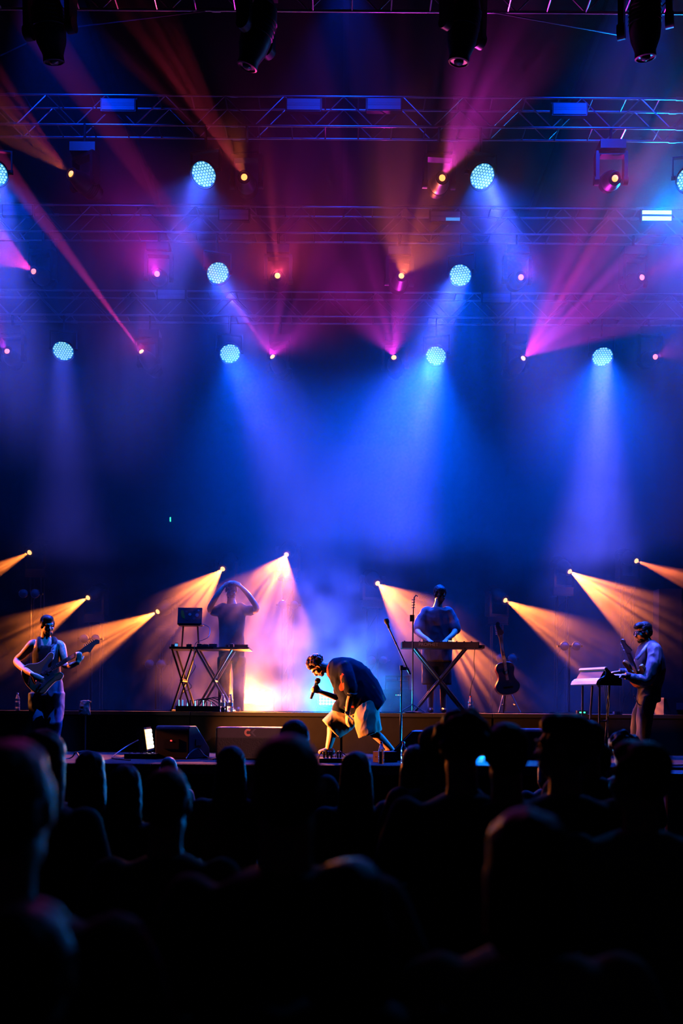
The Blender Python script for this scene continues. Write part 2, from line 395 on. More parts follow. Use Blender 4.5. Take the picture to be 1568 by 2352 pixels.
# ------------------------------------------------------------------ moving-head lights
def moving_head_meshes(big):
    s = 1.35 if big else 1.0
    b = MB().box((0, 0, 0.06 * s), (0.34 * s, 0.26 * s, 0.12 * s)).box((0, 0, 0.005 * s), (0.28 * s, 0.2 * s, 0.02 * s)).mesh('base', M_PLAST)
    y = MB(); w = 0.19 * s
    y.box((0, 0, 0.35 * s), (0.42 * s, 0.13 * s, 0.05 * s))
    for k in (-1, 1):
        y.box((k * w, 0, 0.17 * s), (0.045 * s, 0.12 * s, 0.36 * s), taper=1.15)
        y.cyl((k * (w - 0.03 * s), 0, 0), (k * (w + 0.035 * s), 0, 0), 0.06 * s, n=14)
    ym = y.mesh('yoke', M_PLAST, True)
    h = MB()
    h.lathe((0, 0, 0), [(0.06 * s, -0.27 * s), (0.10 * s, -0.25 * s), (0.125 * s, -0.16 * s), (0.13 * s, 0.02 * s), (0.12 * s, 0.10 * s), (0.085 * s, 0.19 * s), (0.088 * s, 0.24 * s), (0.075 * s, 0.245 * s), (0.072 * s, 0.235 * s)], (0, 1, 0), 18)
    for k in range(5): h.lathe((0, 0, 0), [(0.126 * s, (-0.15 + k * 0.03) * s), (0.137 * s, (-0.146 + k * 0.03) * s), (0.137 * s, (-0.138 + k * 0.03) * s), (0.126 * s, (-0.134 + k * 0.03) * s)], (0, 1, 0), 18)
    hm = h.mesh('head', M_PLAST, True)
    ln = MB(); ln.lathe((0, 0, 0), [(0.042 * s, 0.238 * s), (0.036 * s, 0.250 * s), (0.02 * s, 0.258 * s), (0.004, 0.262 * s)], (0, 1, 0), 16)
    lens = {}
    for k, m in (('amb', M_LENS_AMB), ('org', M_LENS_ORG), ('mag', M_LENS_MAG), ('off', M_GLASSDARK)): lens[k] = ln.mesh('lens', m, True)
    cl = MB().cyl((0, 0, 0), (0, 0, 1), 0.02, n=8).mesh('clamp_pipe', M_BLACK, True)
    return b, ym, hm, lens, cl, s
MH = {False: moving_head_meshes(False), True: moving_head_meshes(True)}

def moving_head(label, lens_pos, target, lens='amb', hang=None, stand=None, big=False, beams=(), group=None):
    """lens_pos: world position of the lens; target: where the beam goes; hang: height of the chord above; stand: height of what it stands on"""
    b, ym, hm, lm, cl, s = MH[big]
    d = (Vector(target) - lens_pos).normalized(); piv = lens_pos - d * 0.262 * s
    t = thing('moving_head_light', label, 'stage light', piv, group=group)
    pan = math.atan2(-d.x, d.y); up = hang is not None
    ro = Euler((0 if up else PI, 0, pan)).to_quaternion()
    sg = 1 if up else -1
    link('yoke', ym, t, (0, 0, 0), ro)
    link('base', b, t, (0, 0, sg * 0.375 * s), Euler((0 if up else PI, 0, 0)).to_quaternion())
    if up:
        c = link('clamp_pipe', cl, t, (0, 0, 0.48 * s)); c.scale = (1, 1, max(0.05, hang - 0.012 - piv.z - 0.48 * s))
    q = d.to_track_quat('Y', 'Z')
    h = link('head', hm, t, (0, 0, 0), q)
    link('lens', lm[lens], h)
    for (tgt, half, power, color, blend, streak, freq, seed) in beams:
        dd = ((Vector(tgt) if tgt is not None else Vector(target)) - lens_pos).normalized()
        spot(lens_pos + dd * 0.03, lens_pos + dd, half, power, color, blend, streak, 0.02, freq, seed, 'lamp_beam')
    return t

# four big dark spots on the top truss
FRONT = [((125, 150), None, 0), ((565, 160), at(130, 1560, 12.4), 3800), ((1052, 150), at(850, 1600, 12.4), 3000), ((1482, 140), at(1500, 1560, 12.6), 1700)]
for i, ((x, y), tgt, pw) in enumerate(FRONT):
    P = at(x, y, ROWS[0][0] + 0.02); tg = tgt if tgt is not None else P + Vector((0.3, 1.2, -4))
    moving_head('large dark moving head seen from below on the top truss, ' + ordinal(i, 4), P, tg, 'off', hang=ROWS[0][1], big=True, group='large moving heads on the top truss',
                beams=[(None, 5.5, pw, (0.0, 0.13, 1.0), .5, 0, 1, 0)] if pw else ())

# hanging heads on the other trusses: lens pixel, beam direction pixel, beams
def T(x, y, Y): return at(x, y, Y)
ADDED_FLOOD = (380, 260, 520)
UP_GAIN = 1.55
UP = {1: [], 2: [], 3: []}
UP[1] = [((160, 397), (70, 330, 12.6), 'org', [(None, 13, 140, ORANGE, .35, .6, 14, 1), ((-60, 150, 12.0), 12, 160, RED, .5, .9, 10, 2)]),
         ((560, 405), (535, 330, 12.2), 'org', [(None, 12, 90, ORANGE, .35, .6, 14, 3), ((300, 20, 11.6), 15, 200, RED, .5, .95, 14, 4)]),
         ((1016, 407), (1050, 340, 12.2), 'org', [(None, 12, 90, ORANGE, .35, .6, 14, 5), ((1180, 60, 11.6), 28, 420, MAGENTA, .8, .4, 8, 6)]),
         ((1413, 409), (1460, 380, 12.2), 'org', [(None, 14, 50, PINK, .5, .6, 14, 7)])]
UP[2] = [((75, 622), (-20, 560, 14.0), 'mag', [(None, 18, 460, PINK, .3, .9, 16, 8)]),
         ((360, 628), (330, 560, 13.4), 'mag', [(None, 22, 420, MAGENTA, .9, .2, 8, 9)]),
         ((637, 632), (625, 540, 13.2), 'amb', [(None, 24, 180, RED, .4, .8, 12, 10)]),
         ((922, 632), (960, 520, 13.4), 'amb', [(None, 22, 260, ORANGE, .4, .8, 12, 11)]),
         ((1197, 636), (1240, 600, 14.0), 'mag', [(None, 20, 120, MAGENTA, .7, .3, 8, 12)]),
         ((1476, 636), (1570, 585, 14.0), 'mag', [(None, 13, 130, PINK, .6, .4, 8, 13)])]
UP[3] = [((15, 805), (-30, 740, 15.2), 'mag', [(None, 20, 130, MAGENTA, .5, .5, 10, 14)]),
         ((323, 805), (20, 400, 13.6), 'amb', [(None, 2.6, 6000, PINK, .5, .2, 20, 15), ((320, 740, 14.2), 22, 60, PINK, .7, .6, 10, 16)]),
         ((624, 817), (470, 600, 14.6), 'amb', [(None, 2.6, 3500, PINK, .5, .2, 20, 17), ((640, 720, 14.5), 24, 330, MAGENTA, .6, .8, 14, 18)]),
         ((904, 819), (890, 700, 14.8), 'amb', [(None, 30, 330, MAGENTA, .6, .85, 14, 19)]),
         ((1203, 821), (1330, 690, 14.8), 'amb', [(None, 28, 800, MAGENTA, .3, .97, 16, 20), ((1420, 470, 13.2), 2.6, 4500, PINK, .6, .2, 20, 21)]),
         ((1506, 819), (1580, 790, 15.0), 'mag', [(None, 18, 40, PINK, .6, .5, 9, 22)])]
for r in (1, 2, 3):
    Yr, Zr = ROWS[r]
    for i, ((x, y), tg, ln, beams) in enumerate(UP[r]):
        P = at(x, y, Yr); P = at(x, y, Yr + (T(*tg) - P).normalized().y * 0.262); where = {1: 'upper wash-light truss', 2: 'middle truss', 3: 'lowest truss'}[r]
        bs = [(T(*b[0]) if b[0] is not None else None, b[1], b[2] * UP_GAIN) + tuple(b[3:]) for b in beams]
        moving_head('moving head throwing a %s beam upward from the %s, %s' % ({'org': 'orange', 'amb': 'glowing amber-pink', 'mag': 'pink'}[ln], where, ordinal(i, len(UP[r]))), P, T(*tg), ln, hang=Zr, beams=bs, group='moving heads on the ' + where)

# ------------------------------------------------------------------ LED wash lights
def wash_meshes():
    r = 0.165
    body = MB().lathe((0, 0, 0), [(0.05, -0.20), (0.10, -0.19), (0.13, -0.12), (r + 0.012, -0.03), (r + 0.018, 0.03), (r + 0.010, 0.032), (r + 0.006, 0.0)], (0, 1, 0), 28).mesh('body', M_BLACK, True)
    face = MB().lathe((0, 0, 0), [(r, -0.004), (r, 0.003)], (0, 1, 0), 28).mesh('lens_plate', M_PARFACE, True)
    d = MB()
    pt = 0.0405
    for i in range(-5, 6):
        for j in range(-5, 6):
            x, z = (i + 0.5 * (j % 2)) * pt, j * pt * 0.866
            if x * x + z * z < 0.152 ** 2: d.lathe((x, 0.003, z), [(0.0165, 0), (0.013, 0.004), (0.006, 0.006)], (0, 1, 0), 8)
    dots = d.mesh('led_array', M_PARDOT, True)
    y = MB()
    y.box((0, 0, 0.27), (0.44, 0.05, 0.02))
    for k in (-1, 1): y.box((k * 0.21, 0, 0.13), (0.018, 0.06, 0.29)); y.cyl((k * 0.17, 0, 0), (k * 0.23, 0, 0), 0.03, n=12)
    yk = y.mesh('yoke', M_BLACK, True)
    cl = MB().cyl((0, 0, 0), (0, 0, 1), 0.018, n=8).mesh('clamp_pipe', M_BLACK, True)
    return body, face, dots, yk, cl
WM = wash_meshes()
def wash_light(label, P, d, hang, group, beams):
    body, face, dots, yk, cl = WM; d = Vector(d).normalized()
    t = thing('led_wash_light', label, 'stage light', P, group=group)
    q = d.to_track_quat('Y', 'Z'); pan = math.atan2(-d.x, d.y)
    b = link('body', body, t, (0, 0, 0), q); f = link('lens_plate', face, b); link('led_array', dots, b)
    link('yoke', yk, t, -d * 0.08, Euler((0, 0, pan)).to_quaternion())
    c = link('clamp_pipe', cl, t, -d * 0.08 + Vector((0, 0, 0.27))); c.scale = (1, 1, max(0.04, hang - 0.012 - P.z - 0.27 + d.z * 0.08))
    for (dd, half, power, color, blend) in beams:
        disc(P + Vector(d) * 0.045, dd, 0.30, half, power, color)
WASH = [  # pixel, truss row, facing
    (1, [((-12, 398), (0.2, -1.0, -1.15)), ((468, 400), (-0.28, -1.0, -1.15)), ((1107, 405), (0.28, -1.0, -1.15)), ((1583, 412), (-0.2, -1.0, -1.15))]),
    (2, [((500, 627), (0.36, -1.0, -1.1)), ((1057, 632), (-0.34, -1.0, -1.1))]),
    (3, [((145, 806), (0.12, -1.0, -1.1)), ((528, 812), (0.28, -1.0, -1.1)), ((1001, 817), (-0.26, -1.0, -1.1)), ((1383, 819), (-0.12, -1.0, -1.1))]),
]
# narrow violet core and wide blue wash of each, in watts
WPOW = {(1, 0): (50, 80), (1, 1): (40, 60), (1, 2): (85, 120), (1, 3): (30, 120), (2, 0): (38, 80), (2, 1): (95, 150), (3, 0): (14, 8), (3, 1): (26, 110), (3, 2): (50, 380), (3, 3): (105, 190)}
AIM = {(1, 1): at(120, 1500, 12.4), (1, 2): at(1480, 1500, 12.5)}
for r, lst in WASH:
    for i, ((x, y), d) in enumerate(lst):
        P = at(x, y, ROWS[r][0] - 0.05); pn, pw = WPOW[(r, i)]
        where = {1: 'upper truss', 2: 'middle truss', 3: 'lowest truss'}[r]
        dn = Vector((d[0] * {(3, 1): 2.0, (2, 0): 1.5, (2, 1): 1.5}.get((r, i), 1.0), -0.28, -1.3))
        wash_light('round LED wash light with glowing cyan dots on the %s, %s' % (where, ordinal(i, len(lst))), P, d, ROWS[r][1], 'LED wash lights on the ' + where,
                   [((AIM[(r, i)] - P) if (r, i) in AIM else dn, 28, pn, VIOLET, 0), (Vector((d[0] * 0.9, -0.1, -1.3)) if r < 3 else Vector((d[0] * 1.6, -0.5, -1.1)), 100 if r < 3 else 80, pw, BLUE, 0)])

# ------------------------------------------------------------------ LED strobe bars on the trusses
def strobe_bar(label, x, y, Y, lit=None, w=0.44, hang=None):
    P = at(x, y, Y); t = thing('strobe_bar', label, 'stage light', P, group='strobe bars on the trusses')
    MB().box((0, 0.04, 0), (w + 0.03, 0.07, 0.175)).box((0, 0.1, 0), (w * 0.7, 0.06, 0.1)).build('housing', M_BLACK, t, smooth=False)
    for k, z in enumerate((0.045, -0.045)):
        m = M_GREYPLATE if lit is None else lit
        if lit == 'half': m = M_GREYPLATE
        MB().box((0, 0, z), (w, 0.016, 0.055)).build('light_strip', m, t, smooth=False)
    MB().box((0, -0.002, 0), (w, 0.014, 0.03)).build('centre_strip', M_GREYBAR, t, smooth=False)
    if lit == 'half': MB().box((w * 0.25, -0.004, -0.045), (w * 0.48, 0.016, 0.045)).build('lit_segment', M_TUBE_DIM, t, smooth=False)
    for k in (-1, 1): MB().box((k * (w / 2 + 0.02), 0.06, 0.03), (0.012, 0.05, 0.16)).build('bracket', M_BLACK, t, smooth=False)
    return P
strobe_bar('unlit grey strobe bar on the upper truss, leftmost of four', 271, 240, 13.32)
strobe_bar('unlit grey strobe bar on the upper truss, second of four', 697, 240, 13.32)
strobe_bar('unlit grey strobe bar on the upper truss, third of four', 882, 239, 13.32)
strobe_bar('unlit grey strobe bar on the upper truss, rightmost of four', 1308, 250, 13.32)
strobe_bar('unlit strobe bar on the middle truss above a left wash light', 537, 493, 15.12)
strobe_bar('strobe bar with one short blue segment lit on the middle truss', 1023, 497, 15.12, 'half')
strobe_bar('unlit strobe bar at the dim left end of the middle truss', 40, 483, 15.12)
strobe_bar('unlit strobe bar in the haze on the lowest truss', 393, 676, 16.22)
strobe_bar('unlit strobe bar in the haze on the lowest truss right of the wash light', 1140, 684, 16.22)
P = strobe_bar('brightly lit cyan strobe bar with two glowing strips, right', 1508, 495, 15.12, M_TUBE_CYAN)
spot(P + Vector((0, -0.05, 0)), P + Vector((0, -1.0, -0.3)), 75, 700, (0.0, 0.25, 1.0), 1.0, 0, 0.15, name='strobe_beam')

# ------------------------------------------------------------------ moving heads on floor towers behind the band
AMB_GAIN = 22.0
LOW = [((-330, 1400), (85, 1525, 12.45), 12, 36, AMBER), ((66, 1270), (-40, 1325, 15.9), 7.5, 70, AMBER), ((200, 1374), (60, 1450, 15.7), 12, 160, AMBER), ((360, 1406), (200, 1490, 15.7), 12, 160, AMBER),  # the first head is added, out of view, to side-light the guitarist
       ((510, 1308), (420, 1400, 15.6), 14, 180, AMBER), ((657, 1275), (618, 1365, 15.5), 16, 170, AMBER), ((868, 1341), (955, 1420, 15.6), 15, 200, AMBER),
       ((1000, 1405), (1100, 1540, 15.7), 13, 200, AMBER), ((1162, 1380), (1310, 1465, 15.7), 13, 180, AMBER), ((1310, 1314), (1460, 1410, 15.6), 14, 210, AMBER), ((1463, 1289), (1600, 1340, 15.7), 7, 70, ORANGE)]
for i, ((x, y), tg, half, power, colr) in enumerate(LOW):
    P = at(x, y, 17.0 if i else 12.9); tgt = at(*tg)
    d = (tgt - P).normalized(); piv = P - d * 0.262
    o = moving_head('moving head on a tower behind the band throwing an amber fan, ' + (ordinal(i - 1, len(LOW) - 1) if i else 'added outside the view to light the guitarist'), P, tgt, 'amb', stand=1, beams=[(None, half, power * AMB_GAIN, colr, .22, .82 if i else 0, 24, i * 3.7 + 1)], group='amber moving heads on floor towers')
    tw = thing('lighting_tower', 'thin black tower holding up an amber moving head, ' + (ordinal(i - 1, len(LOW) - 1) if i else 'added outside the view to light the guitarist'), 'stand', (piv.x, piv.y, RISER), group='towers for the amber moving heads')
    h = piv.z - 0.50 - RISER
    for a, bq in ((-1, -1), (1, -1), (1, 1), (-1, 1)): MB().cyl((a * 0.09, bq * 0.09, 0.02), (a * 0.09, bq * 0.09, h - 0.02), 0.014, n=6).build('tower_pole', M_BLACK, tw)
    for k in range(max(2, int(h / 0.4))):
        z = 0.2 + k * 0.4
        if z < h - 0.05:
            MB().cyl((-0.09, -0.09, z), (0.09, -0.09, min(z + 0.3, h - 0.03)), 0.008, n=5).build('tower_brace', M_BLACK, tw)
    MB().box((0, 0, 0.01), (0.5, 0.5, 0.02)).build('base_plate', M_BLACK, tw, smooth=False)
    MB().box((0, 0, h - 0.01), (0.36, 0.28, 0.02)).build('top_plate', M_BLACK, tw, smooth=False)

# steel wire ropes above the top truss
for i, (a, b, lab) in enumerate([((173, 62, 12.6), (470, 25, 11.4), 'thin steel wire rope slanting under the top truss, upper left'), ((1130, 28, 11.4), (1430, 82, 12.6), 'thin steel wire rope slanting under the top truss, upper right'),
                            ((0, 128, 12.0), (60, 100, 12.6), 'short steel wire rope at the upper left edge')]):
    tag(MB().cyl(at(*a), at(*b), 0.008, n=6).build('wire_rope', M_ALU), lab, 'cable', 'steel wire ropes')

# blue floods added unseen above the view, standing in for blue scattered through the haze
for i, x in enumerate((-3.6, 0.0, 3.6)):
    P = Vector((x, ROWS[0][0] + 0.15, ROWS[0][1] + TR_H + 0.017)); t = thing('added_flood', 'blue flood added on the top truss above the view to tint the haze, ' + ordinal(i, 3), 'stage light', P, group='added blue floods above the view')
    MB().box((0, 0, 0.012), (0.3, 0.34, 0.024)).build('base', M_BLACK, t, smooth=False)
    for k in (-1, 1): MB().box((k * 0.2, 0, 0.13), (0.02, 0.05, 0.24)).build('yoke_arm', M_BLACK, t, smooth=False)
    MB().box((0, 0, 0.02), (0.42, 0.05, 0.02)).build('yoke_bar', M_BLACK, t, smooth=False)
    h = MB().box((0, 0, 0), (0.36, 0.16, 0.24)).build('housing', M_BLACK, t, (0, 0, 0.17), (R(-22), 0, 0), smooth=False)
    MB().box((0, 0.082, 0), (0.32, 0.006, 0.2)).build('lens', mat('added_flood_lens', (0.1, 0.2, 1), 0.3, emit=(0.02, 0.15, 1.0), estr=2.0), h, smooth=False)
    L = P + Vector((0, 0.12, 0.14)); spot(L, L + Vector((0, 1, -0.36)), 34, ADDED_FLOOD[i], (0.0, 0.045, 1.0), 0.8, 0, 0.1, name='added_flood_beam')

# spot and stand added behind the camera, out of view, to light the CK mark
P = Vector((1.2, -0.9, 3.3)); tg = at(572, 1692, 11.5); d = (tg - P).normalized(); piv = P - d * 0.262
moving_head('moving head added behind the camera, outside the view, to light the CK cabinet', P, tg, 'org', stand=1, beams=[(None, 2.1, 2600, (1.0, 0.30, 0.30), .6, 0, 1, 0)])
t = thing('added_lamp_stand', 'black stand under the added moving head behind the camera', 'stand', (piv.x, piv.y, 0)); h = piv.z - 0.50
MB().cyl((0, 0, 0.02), (0, 0, h - 0.02), 0.025, n=8).build('pole', M_BLACK, t)
for k in range(3): MB().cyl((0, 0, 0.5), (0.45 * math.cos(k * 2.094), 0.45 * math.sin(k * 2.094), 0.015), 0.015, n=6).build('leg', M_BLACK, t)
MB().box((0, 0, h - 0.01), (0.36, 0.28, 0.02)).build('top_plate', M_BLACK, t, smooth=False)

# ------------------------------------------------------------------ gear on the stage
def on(px, Y, z): return Vector((at(px, HY, Y).x, Y, z))

# ---- strobe panels
def strobe_panel(label, P, facing, cols, rows, pitch, face_m, led_m, power, color, base_z, spread=160, frac=1.0):
    f = Vector(facing).normalized(); w, h = cols * pitch, rows * pitch
    t = thing('strobe_light', label, 'stage light', (P.x, P.y, base_z), group='LED strobe panels')
    q = f.to_track_quat('Y', 'Z'); c = P - Vector((P.x, P.y, base_z))
    hs = MB().box((0, -0.05, 0), (w + 0.05, 0.09, h + 0.05))
    for k in range(6): hs.box(((k - 2.5) * w / 6, -0.105, 0), (0.012, 0.03, h * 0.9))
    b = hs.build('housing', M_BLACK, t, c, q, smooth=False)
    MB().box((0, -0.003, 0), (w, 0.008, h)).build('led_board', face_m, b, smooth=False)
    d = MB()
    for i in range(cols):
        for j in range(rows):
            d.lathe(((i + 0.5 - cols / 2) * pitch, 0.002, (j + 0.5 - rows / 2) * pitch), [(pitch * 0.40, 0), (pitch * 0.36, 0.004), (pitch * 0.15, 0.006)], (0, 1, 0), 8)
    d.build('led_grid', led_m, b)
    yk = MB()
    for s in (-1, 1): yk.box((s * (w / 2 + 0.045), -0.05, -(c.z) / 2 - 0.0), (0.012, 0.04, c.z))
    yk.box((0, -0.05, -c.z + 0.008), (w + 0.10, 0.12, 0.016))
    zq = Vector((f.x, f.y, 0)).to_track_quat('Y', 'Z')
    yk.build('stand_yoke', M_BLACK, t, c, zq, smooth=False)
    ld = bpy.data.lights.new('panel_light', 'AREA'); lo = bpy.data.objects.new('panel_light', ld); COL.objects.link(lo)
    ld.shape = 'RECTANGLE'; ld.size = w; ld.size_y = h; ld.energy = power; ld.color = color; ld.spread = R(spread)
    lo.location = P + f * 0.02; lo.rotation_euler = f.to_track_quat('-Z', 'Y').to_euler()
    return t
strobe_panel('amber-white LED strobe panel glowing on the riser beside two bottles', at(579, 1602, 15.0), (0.02, -1, 0.10), 12, 4, 0.047, M_LED_AMBFACE, M_LED_AMB, 170, (1.0, 0.22, 0.018), RISER, 130)
strobe_panel('cyan-white LED strobe panel glowing behind the bent singer', at(775, 1606, 15.0), (0.02, -1, 0.12), 12, 4, 0.047, M_LED_BLUFACE, M_LED_BLU, 105, (0.0, 0.40, 1.0), RISER, 115)
strobe_panel('cyan strobe panel on the deck glimpsed between two crowd heads', at(1113, 1703, 12.9), (-0.5, -0.86, 0.12), 12, 4, 0.047, M_LED_BLUFACE, M_LED_BLU, 90, (0.0, 0.22, 1.0), DECK, 150)
strobe_panel('amber strobe panel on the deck seen edge-on, facing the singer', at(343, 1697, 12.6), (0.985, 0.03, 0.14), 10, 5, 0.05, M_LED_AMBFACE, M_LED_AMB, 95, (1.0, 0.25, 0.045), DECK, 55)

# ---- two-lamp blinders on stands at the back
BL = [((67, 1363), 'behind the guitarist high up'), ((206, 1467), 'inside an amber beam right of the guitarist'), ((356, 1525), 'low between the guitarist and the laptop table'), ((662, 1389), 'right of the laptop player'),
      ((867, 1516), 'right of the singer in blue haze'), ((1163, 1512), 'above the guitar on its stand'), ((1310, 1484), 'left of the keyboard player')]
lampm = MB().lathe((0, 0, 0), [(0.02, 0.07), (0.05, 0.05), (0.068, 0.0), (0.072, -0.004), (0.074, 0.0), (0.055, 0.06), (0.025, 0.082)], (0, 1, 0), 20).mesh('lamp', M_LENSOFF, True)
glassm = MB().lathe((0, 0, 0), [(0.07, 0.002), (0.05, -0.008), (0.004, -0.014)], (0, 1, 0), 20).mesh('lamp_glass', mat('frosted_lamp_glass', (0.22, 0.22, 0.26), 0.3, spec=0.6), True)
for (x, y), wh in BL:
    P = at(x, y, 15.9); t = thing('blinder_light', 'unlit two-lamp blinder on a stand ' + wh, 'stage light', (P.x, P.y, RISER), group='two-lamp blinders'); z = P.z - RISER
    MB().box((0, 0.06, z), (0.40, 0.06, 0.03)).build('frame', M_BLACK, t, smooth=False)
    for s in (-1, 1):
        l = link('lamp', lampm, t, (s * 0.094, 0, z)); link('lamp_glass', glassm, l)
    MB().cyl((0, 0.08, 0.02), (0, 0.08, z), 0.015, n=8).build('stand_pole', M_BLACK, t)
    MB().lathe((0, 0.08, 0), [(0.2, 0), (0.2, 0.012), (0.03, 0.025)], n=20).build('stand_base', M_BLACK, t)

# ---- stage monitors
def wedge(label, loc, rz, w=0.55, d=0.46, h=0.36, logo=False, led=False):
    t = thing('stage_monitor', label, 'speaker', loc, rz, group='stage monitors')
    prof = [(0, 0), (d, 0), (d, h * 0.30), (d * 0.93, h * 0.38), (d * 0.36, h), (d * 0.05, h), (0, h * 0.9)]   # y, z ; baffle slopes towards +y
    m = Matrix(((0, 0, 1, 0), (1, 0, 0, 0), (0, 1, 0, 0), (0, 0, 0, 1)))
    b = MB().prism(prof, m, -w / 2, w / 2).build('cabinet', M_PLAST, t, (0, -d / 2, 0), smooth=False)
    bv = b.modifiers.new('b', 'BEVEL'); bv.width = 0.012; bv.segments = 2
    a = Vector((0, d * 0.93 - d / 2, h * 0.38)); c = Vector((0, d * 0.36 - d / 2, h)); nrm = Vector((0, h * 0.62, d * 0.57)).normalized()
    MB().box((0, 0, 0), (w * 0.94, (c - a).length * 0.92, 0.012), ).build('grille', M_GRILLE, t, (a + c) / 2 + nrm * 0.004, (math.atan2((c - a).z, (c - a).y) + PI, 0, 0), smooth=False)
    MB().box((0, -d / 2 - 0.004, h * 0.45), (w * 0.45, 0.012, h * 0.3)).build('connector_plate', M_BLACK, t, smooth=False)
    for s in (-1, 1): MB().box((s * (w / 2 + 0.002), -0.02, h * 0.5), (0.01, d * 0.28, h * 0.2)).build('handle', M_BLACK, t, smooth=False)
    if led: MB().box((0, -d / 2 - 0.012, h * 0.55), (0.02, 0.006, 0.014)).build('indicator', M_REDLED, t, smooth=False)
    return t
wedge('black wedge monitor with a red light beside the edge-on amber panel', on(420, 11.7, DECK), R(-24), 0.46, 0.46, 0.38, led=True)
wedge('wedge monitor on its side lit orange beside the microphone stand', on(940, 11.75, DECK), R(84), 0.62, 0.36, 0.34)
wedge('wedge monitor with a red light behind the crowd, right', on(1228, 12.1, DECK), R(10), 0.50, 0.46, 0.37, led=True)
# the wide flat-topped centre cabinet with the CK mark
P = on(597, 11.55, DECK); t = thing('centre_fill_speaker', 'wide black speaker cabinet with an orange and grey CK logo', 'speaker', P)
b = MB().box((0, 0.2, 0.185), (1.03, 0.42, 0.37)).build('cabinet', M_PLAST, t, smooth=False); bv = b.modifiers.new('b', 'BEVEL'); bv.width = 0.03; bv.segments = 3
MB().box((0, -0.014, 0.125), (0.98, 0.012, 0.235)).build('grille', M_GRILLE, t, smooth=False)
MB().box((0, -0.012, 0.305), (0.98, 0.012, 0.11)).build('top_strip', mat('logo_strip', (0.03, 0.022, 0.035), 0.5), t, smooth=False)
lg = MB(); m = Matrix(((1, 0, 0, 0), (0, 0, 1, 0), (0, 1, 0, 0), (0, 0, 0, 1))); cpts = []
for k in range(15): a = R(45 + 270 * k / 14); cpts.append((0.044 * math.cos(a), 0.044 * math.sin(a)))
for k in range(14, -1, -1): a = R(45 + 270 * k / 14); cpts.append((0.020 * math.cos(a), 0.020 * math.sin(a)))
for k in range(14):
    lg.prism([cpts[k], cpts[k + 1], cpts[28 - k], cpts[29 - k]], Matrix.Translation((-0.135, -0.020, 0.308)) @ m, -0.001, 0.002)
lg.build('logo_letter', M_LOGO_O, t, smooth=False)
kg = MB(); K = Matrix.Translation((-0.085, -0.020, 0.308)) @ m
kg.prism([(-0.02, 0.002), (0.022, 0.044), (0.046, 0.044), (0.006, 0.0), (0.046, -0.044), (0.022, -0.044)], K, -0.001, 0.002).build('logo_letter', M_LOGO_G, t, smooth=False)

# ---- boom microphone stand
P = on(920, 12.2, DECK); t = thing('microphone_stand', 'tall boom microphone stand with a microphone beside the bent singer', 'stand', P)
def rel(px, py, Y=12.2): return at(px, py, Y) - P
MB().lathe((0, 0, 0), [(0.15, 0), (0.15, 0.015), (0.03, 0.035)], n=24).build('base', M_BLACK, t)
tp = rel(922, 1534)
MB().cyl((0, 0, 0.03), (tp.x * 0.6, 0, 0.52), 0.015, n=10).cyl((tp.x * 0.6, 0, 0.50), tp, 0.010, n=10).build('pole', M_BLACK, t)
MB().cyl(tp + Vector((0, 0, -0.03)), tp + Vector((0, 0, 0.03)), 0.022, n=10).box(tp + Vector((0.03, -0.01, -0.01)), (0.06, 0.05, 0.04)).build('clutch', M_BLACK, t)
a, b = rel(942, 1549), rel(893, 1443)
MB().cyl(a, a + (b - a) * 0.13, 0.014, n=10).cyl(a + (b - a) * 0.12, b, 0.0085, n=10).cyl(a + (b - a) * 0.66, a + (b - a) * 0.69, 0.013, n=10).build('boom', M_BLACK, t)
MB().cyl(b, b + (rel(889, 1430) - b), 0.016, n=10).build('clip', M_PLAST, t)
MB().lathe(rel(890, 1434), [(0.016, 0), (0.028, 0.02), (0.032, 0.045), (0.026, 0.07), (0.01, 0.08)], rel(886, 1421) - rel(890, 1434), 14).build('microphone_head', M_GRILLE, t)

# ---- short stand with black cloth behind the guitarist's side
P = on(196, 12.9, DECK); t = thing('cable_stand', 'short thin stand with a black cloth hung over it', 'stand', P); q = Vector((0, 0, 0.66))
MB().cyl((0, 0, 0.03), q, 0.011, n=8).build('pole', M_BLACK, t)
MB().lathe((0, 0, 0), [(0.13, 0), (0.13, 0.012), (0.03, 0.03)], n=20).build('base', M_BLACK, t)
MB().cyl(q + Vector((-0.07, 0, 0)), q + Vector((0.07, 0, 0)), 0.012, n=8).build('crossbar', M_BLACK, t)
cb = MB(); cb.sections([(q + Vector((0, 0, 0.015)), (0.05, 0, 0), (0, 0.02, 0)), (q + Vector((-0.01, 0, -0.06)), (0.065, 0, 0), (0, 0.04, 0)), (q + Vector((-0.01, 0, -0.17)), (0.075, 0, 0), (0, 0.045, 0))], 16)
fused(cb, 'cloth', mat('teal_black_cloth', (0.015, 0.03, 0.04), 0.85), t, 0.01, 2, 0.008, 30)

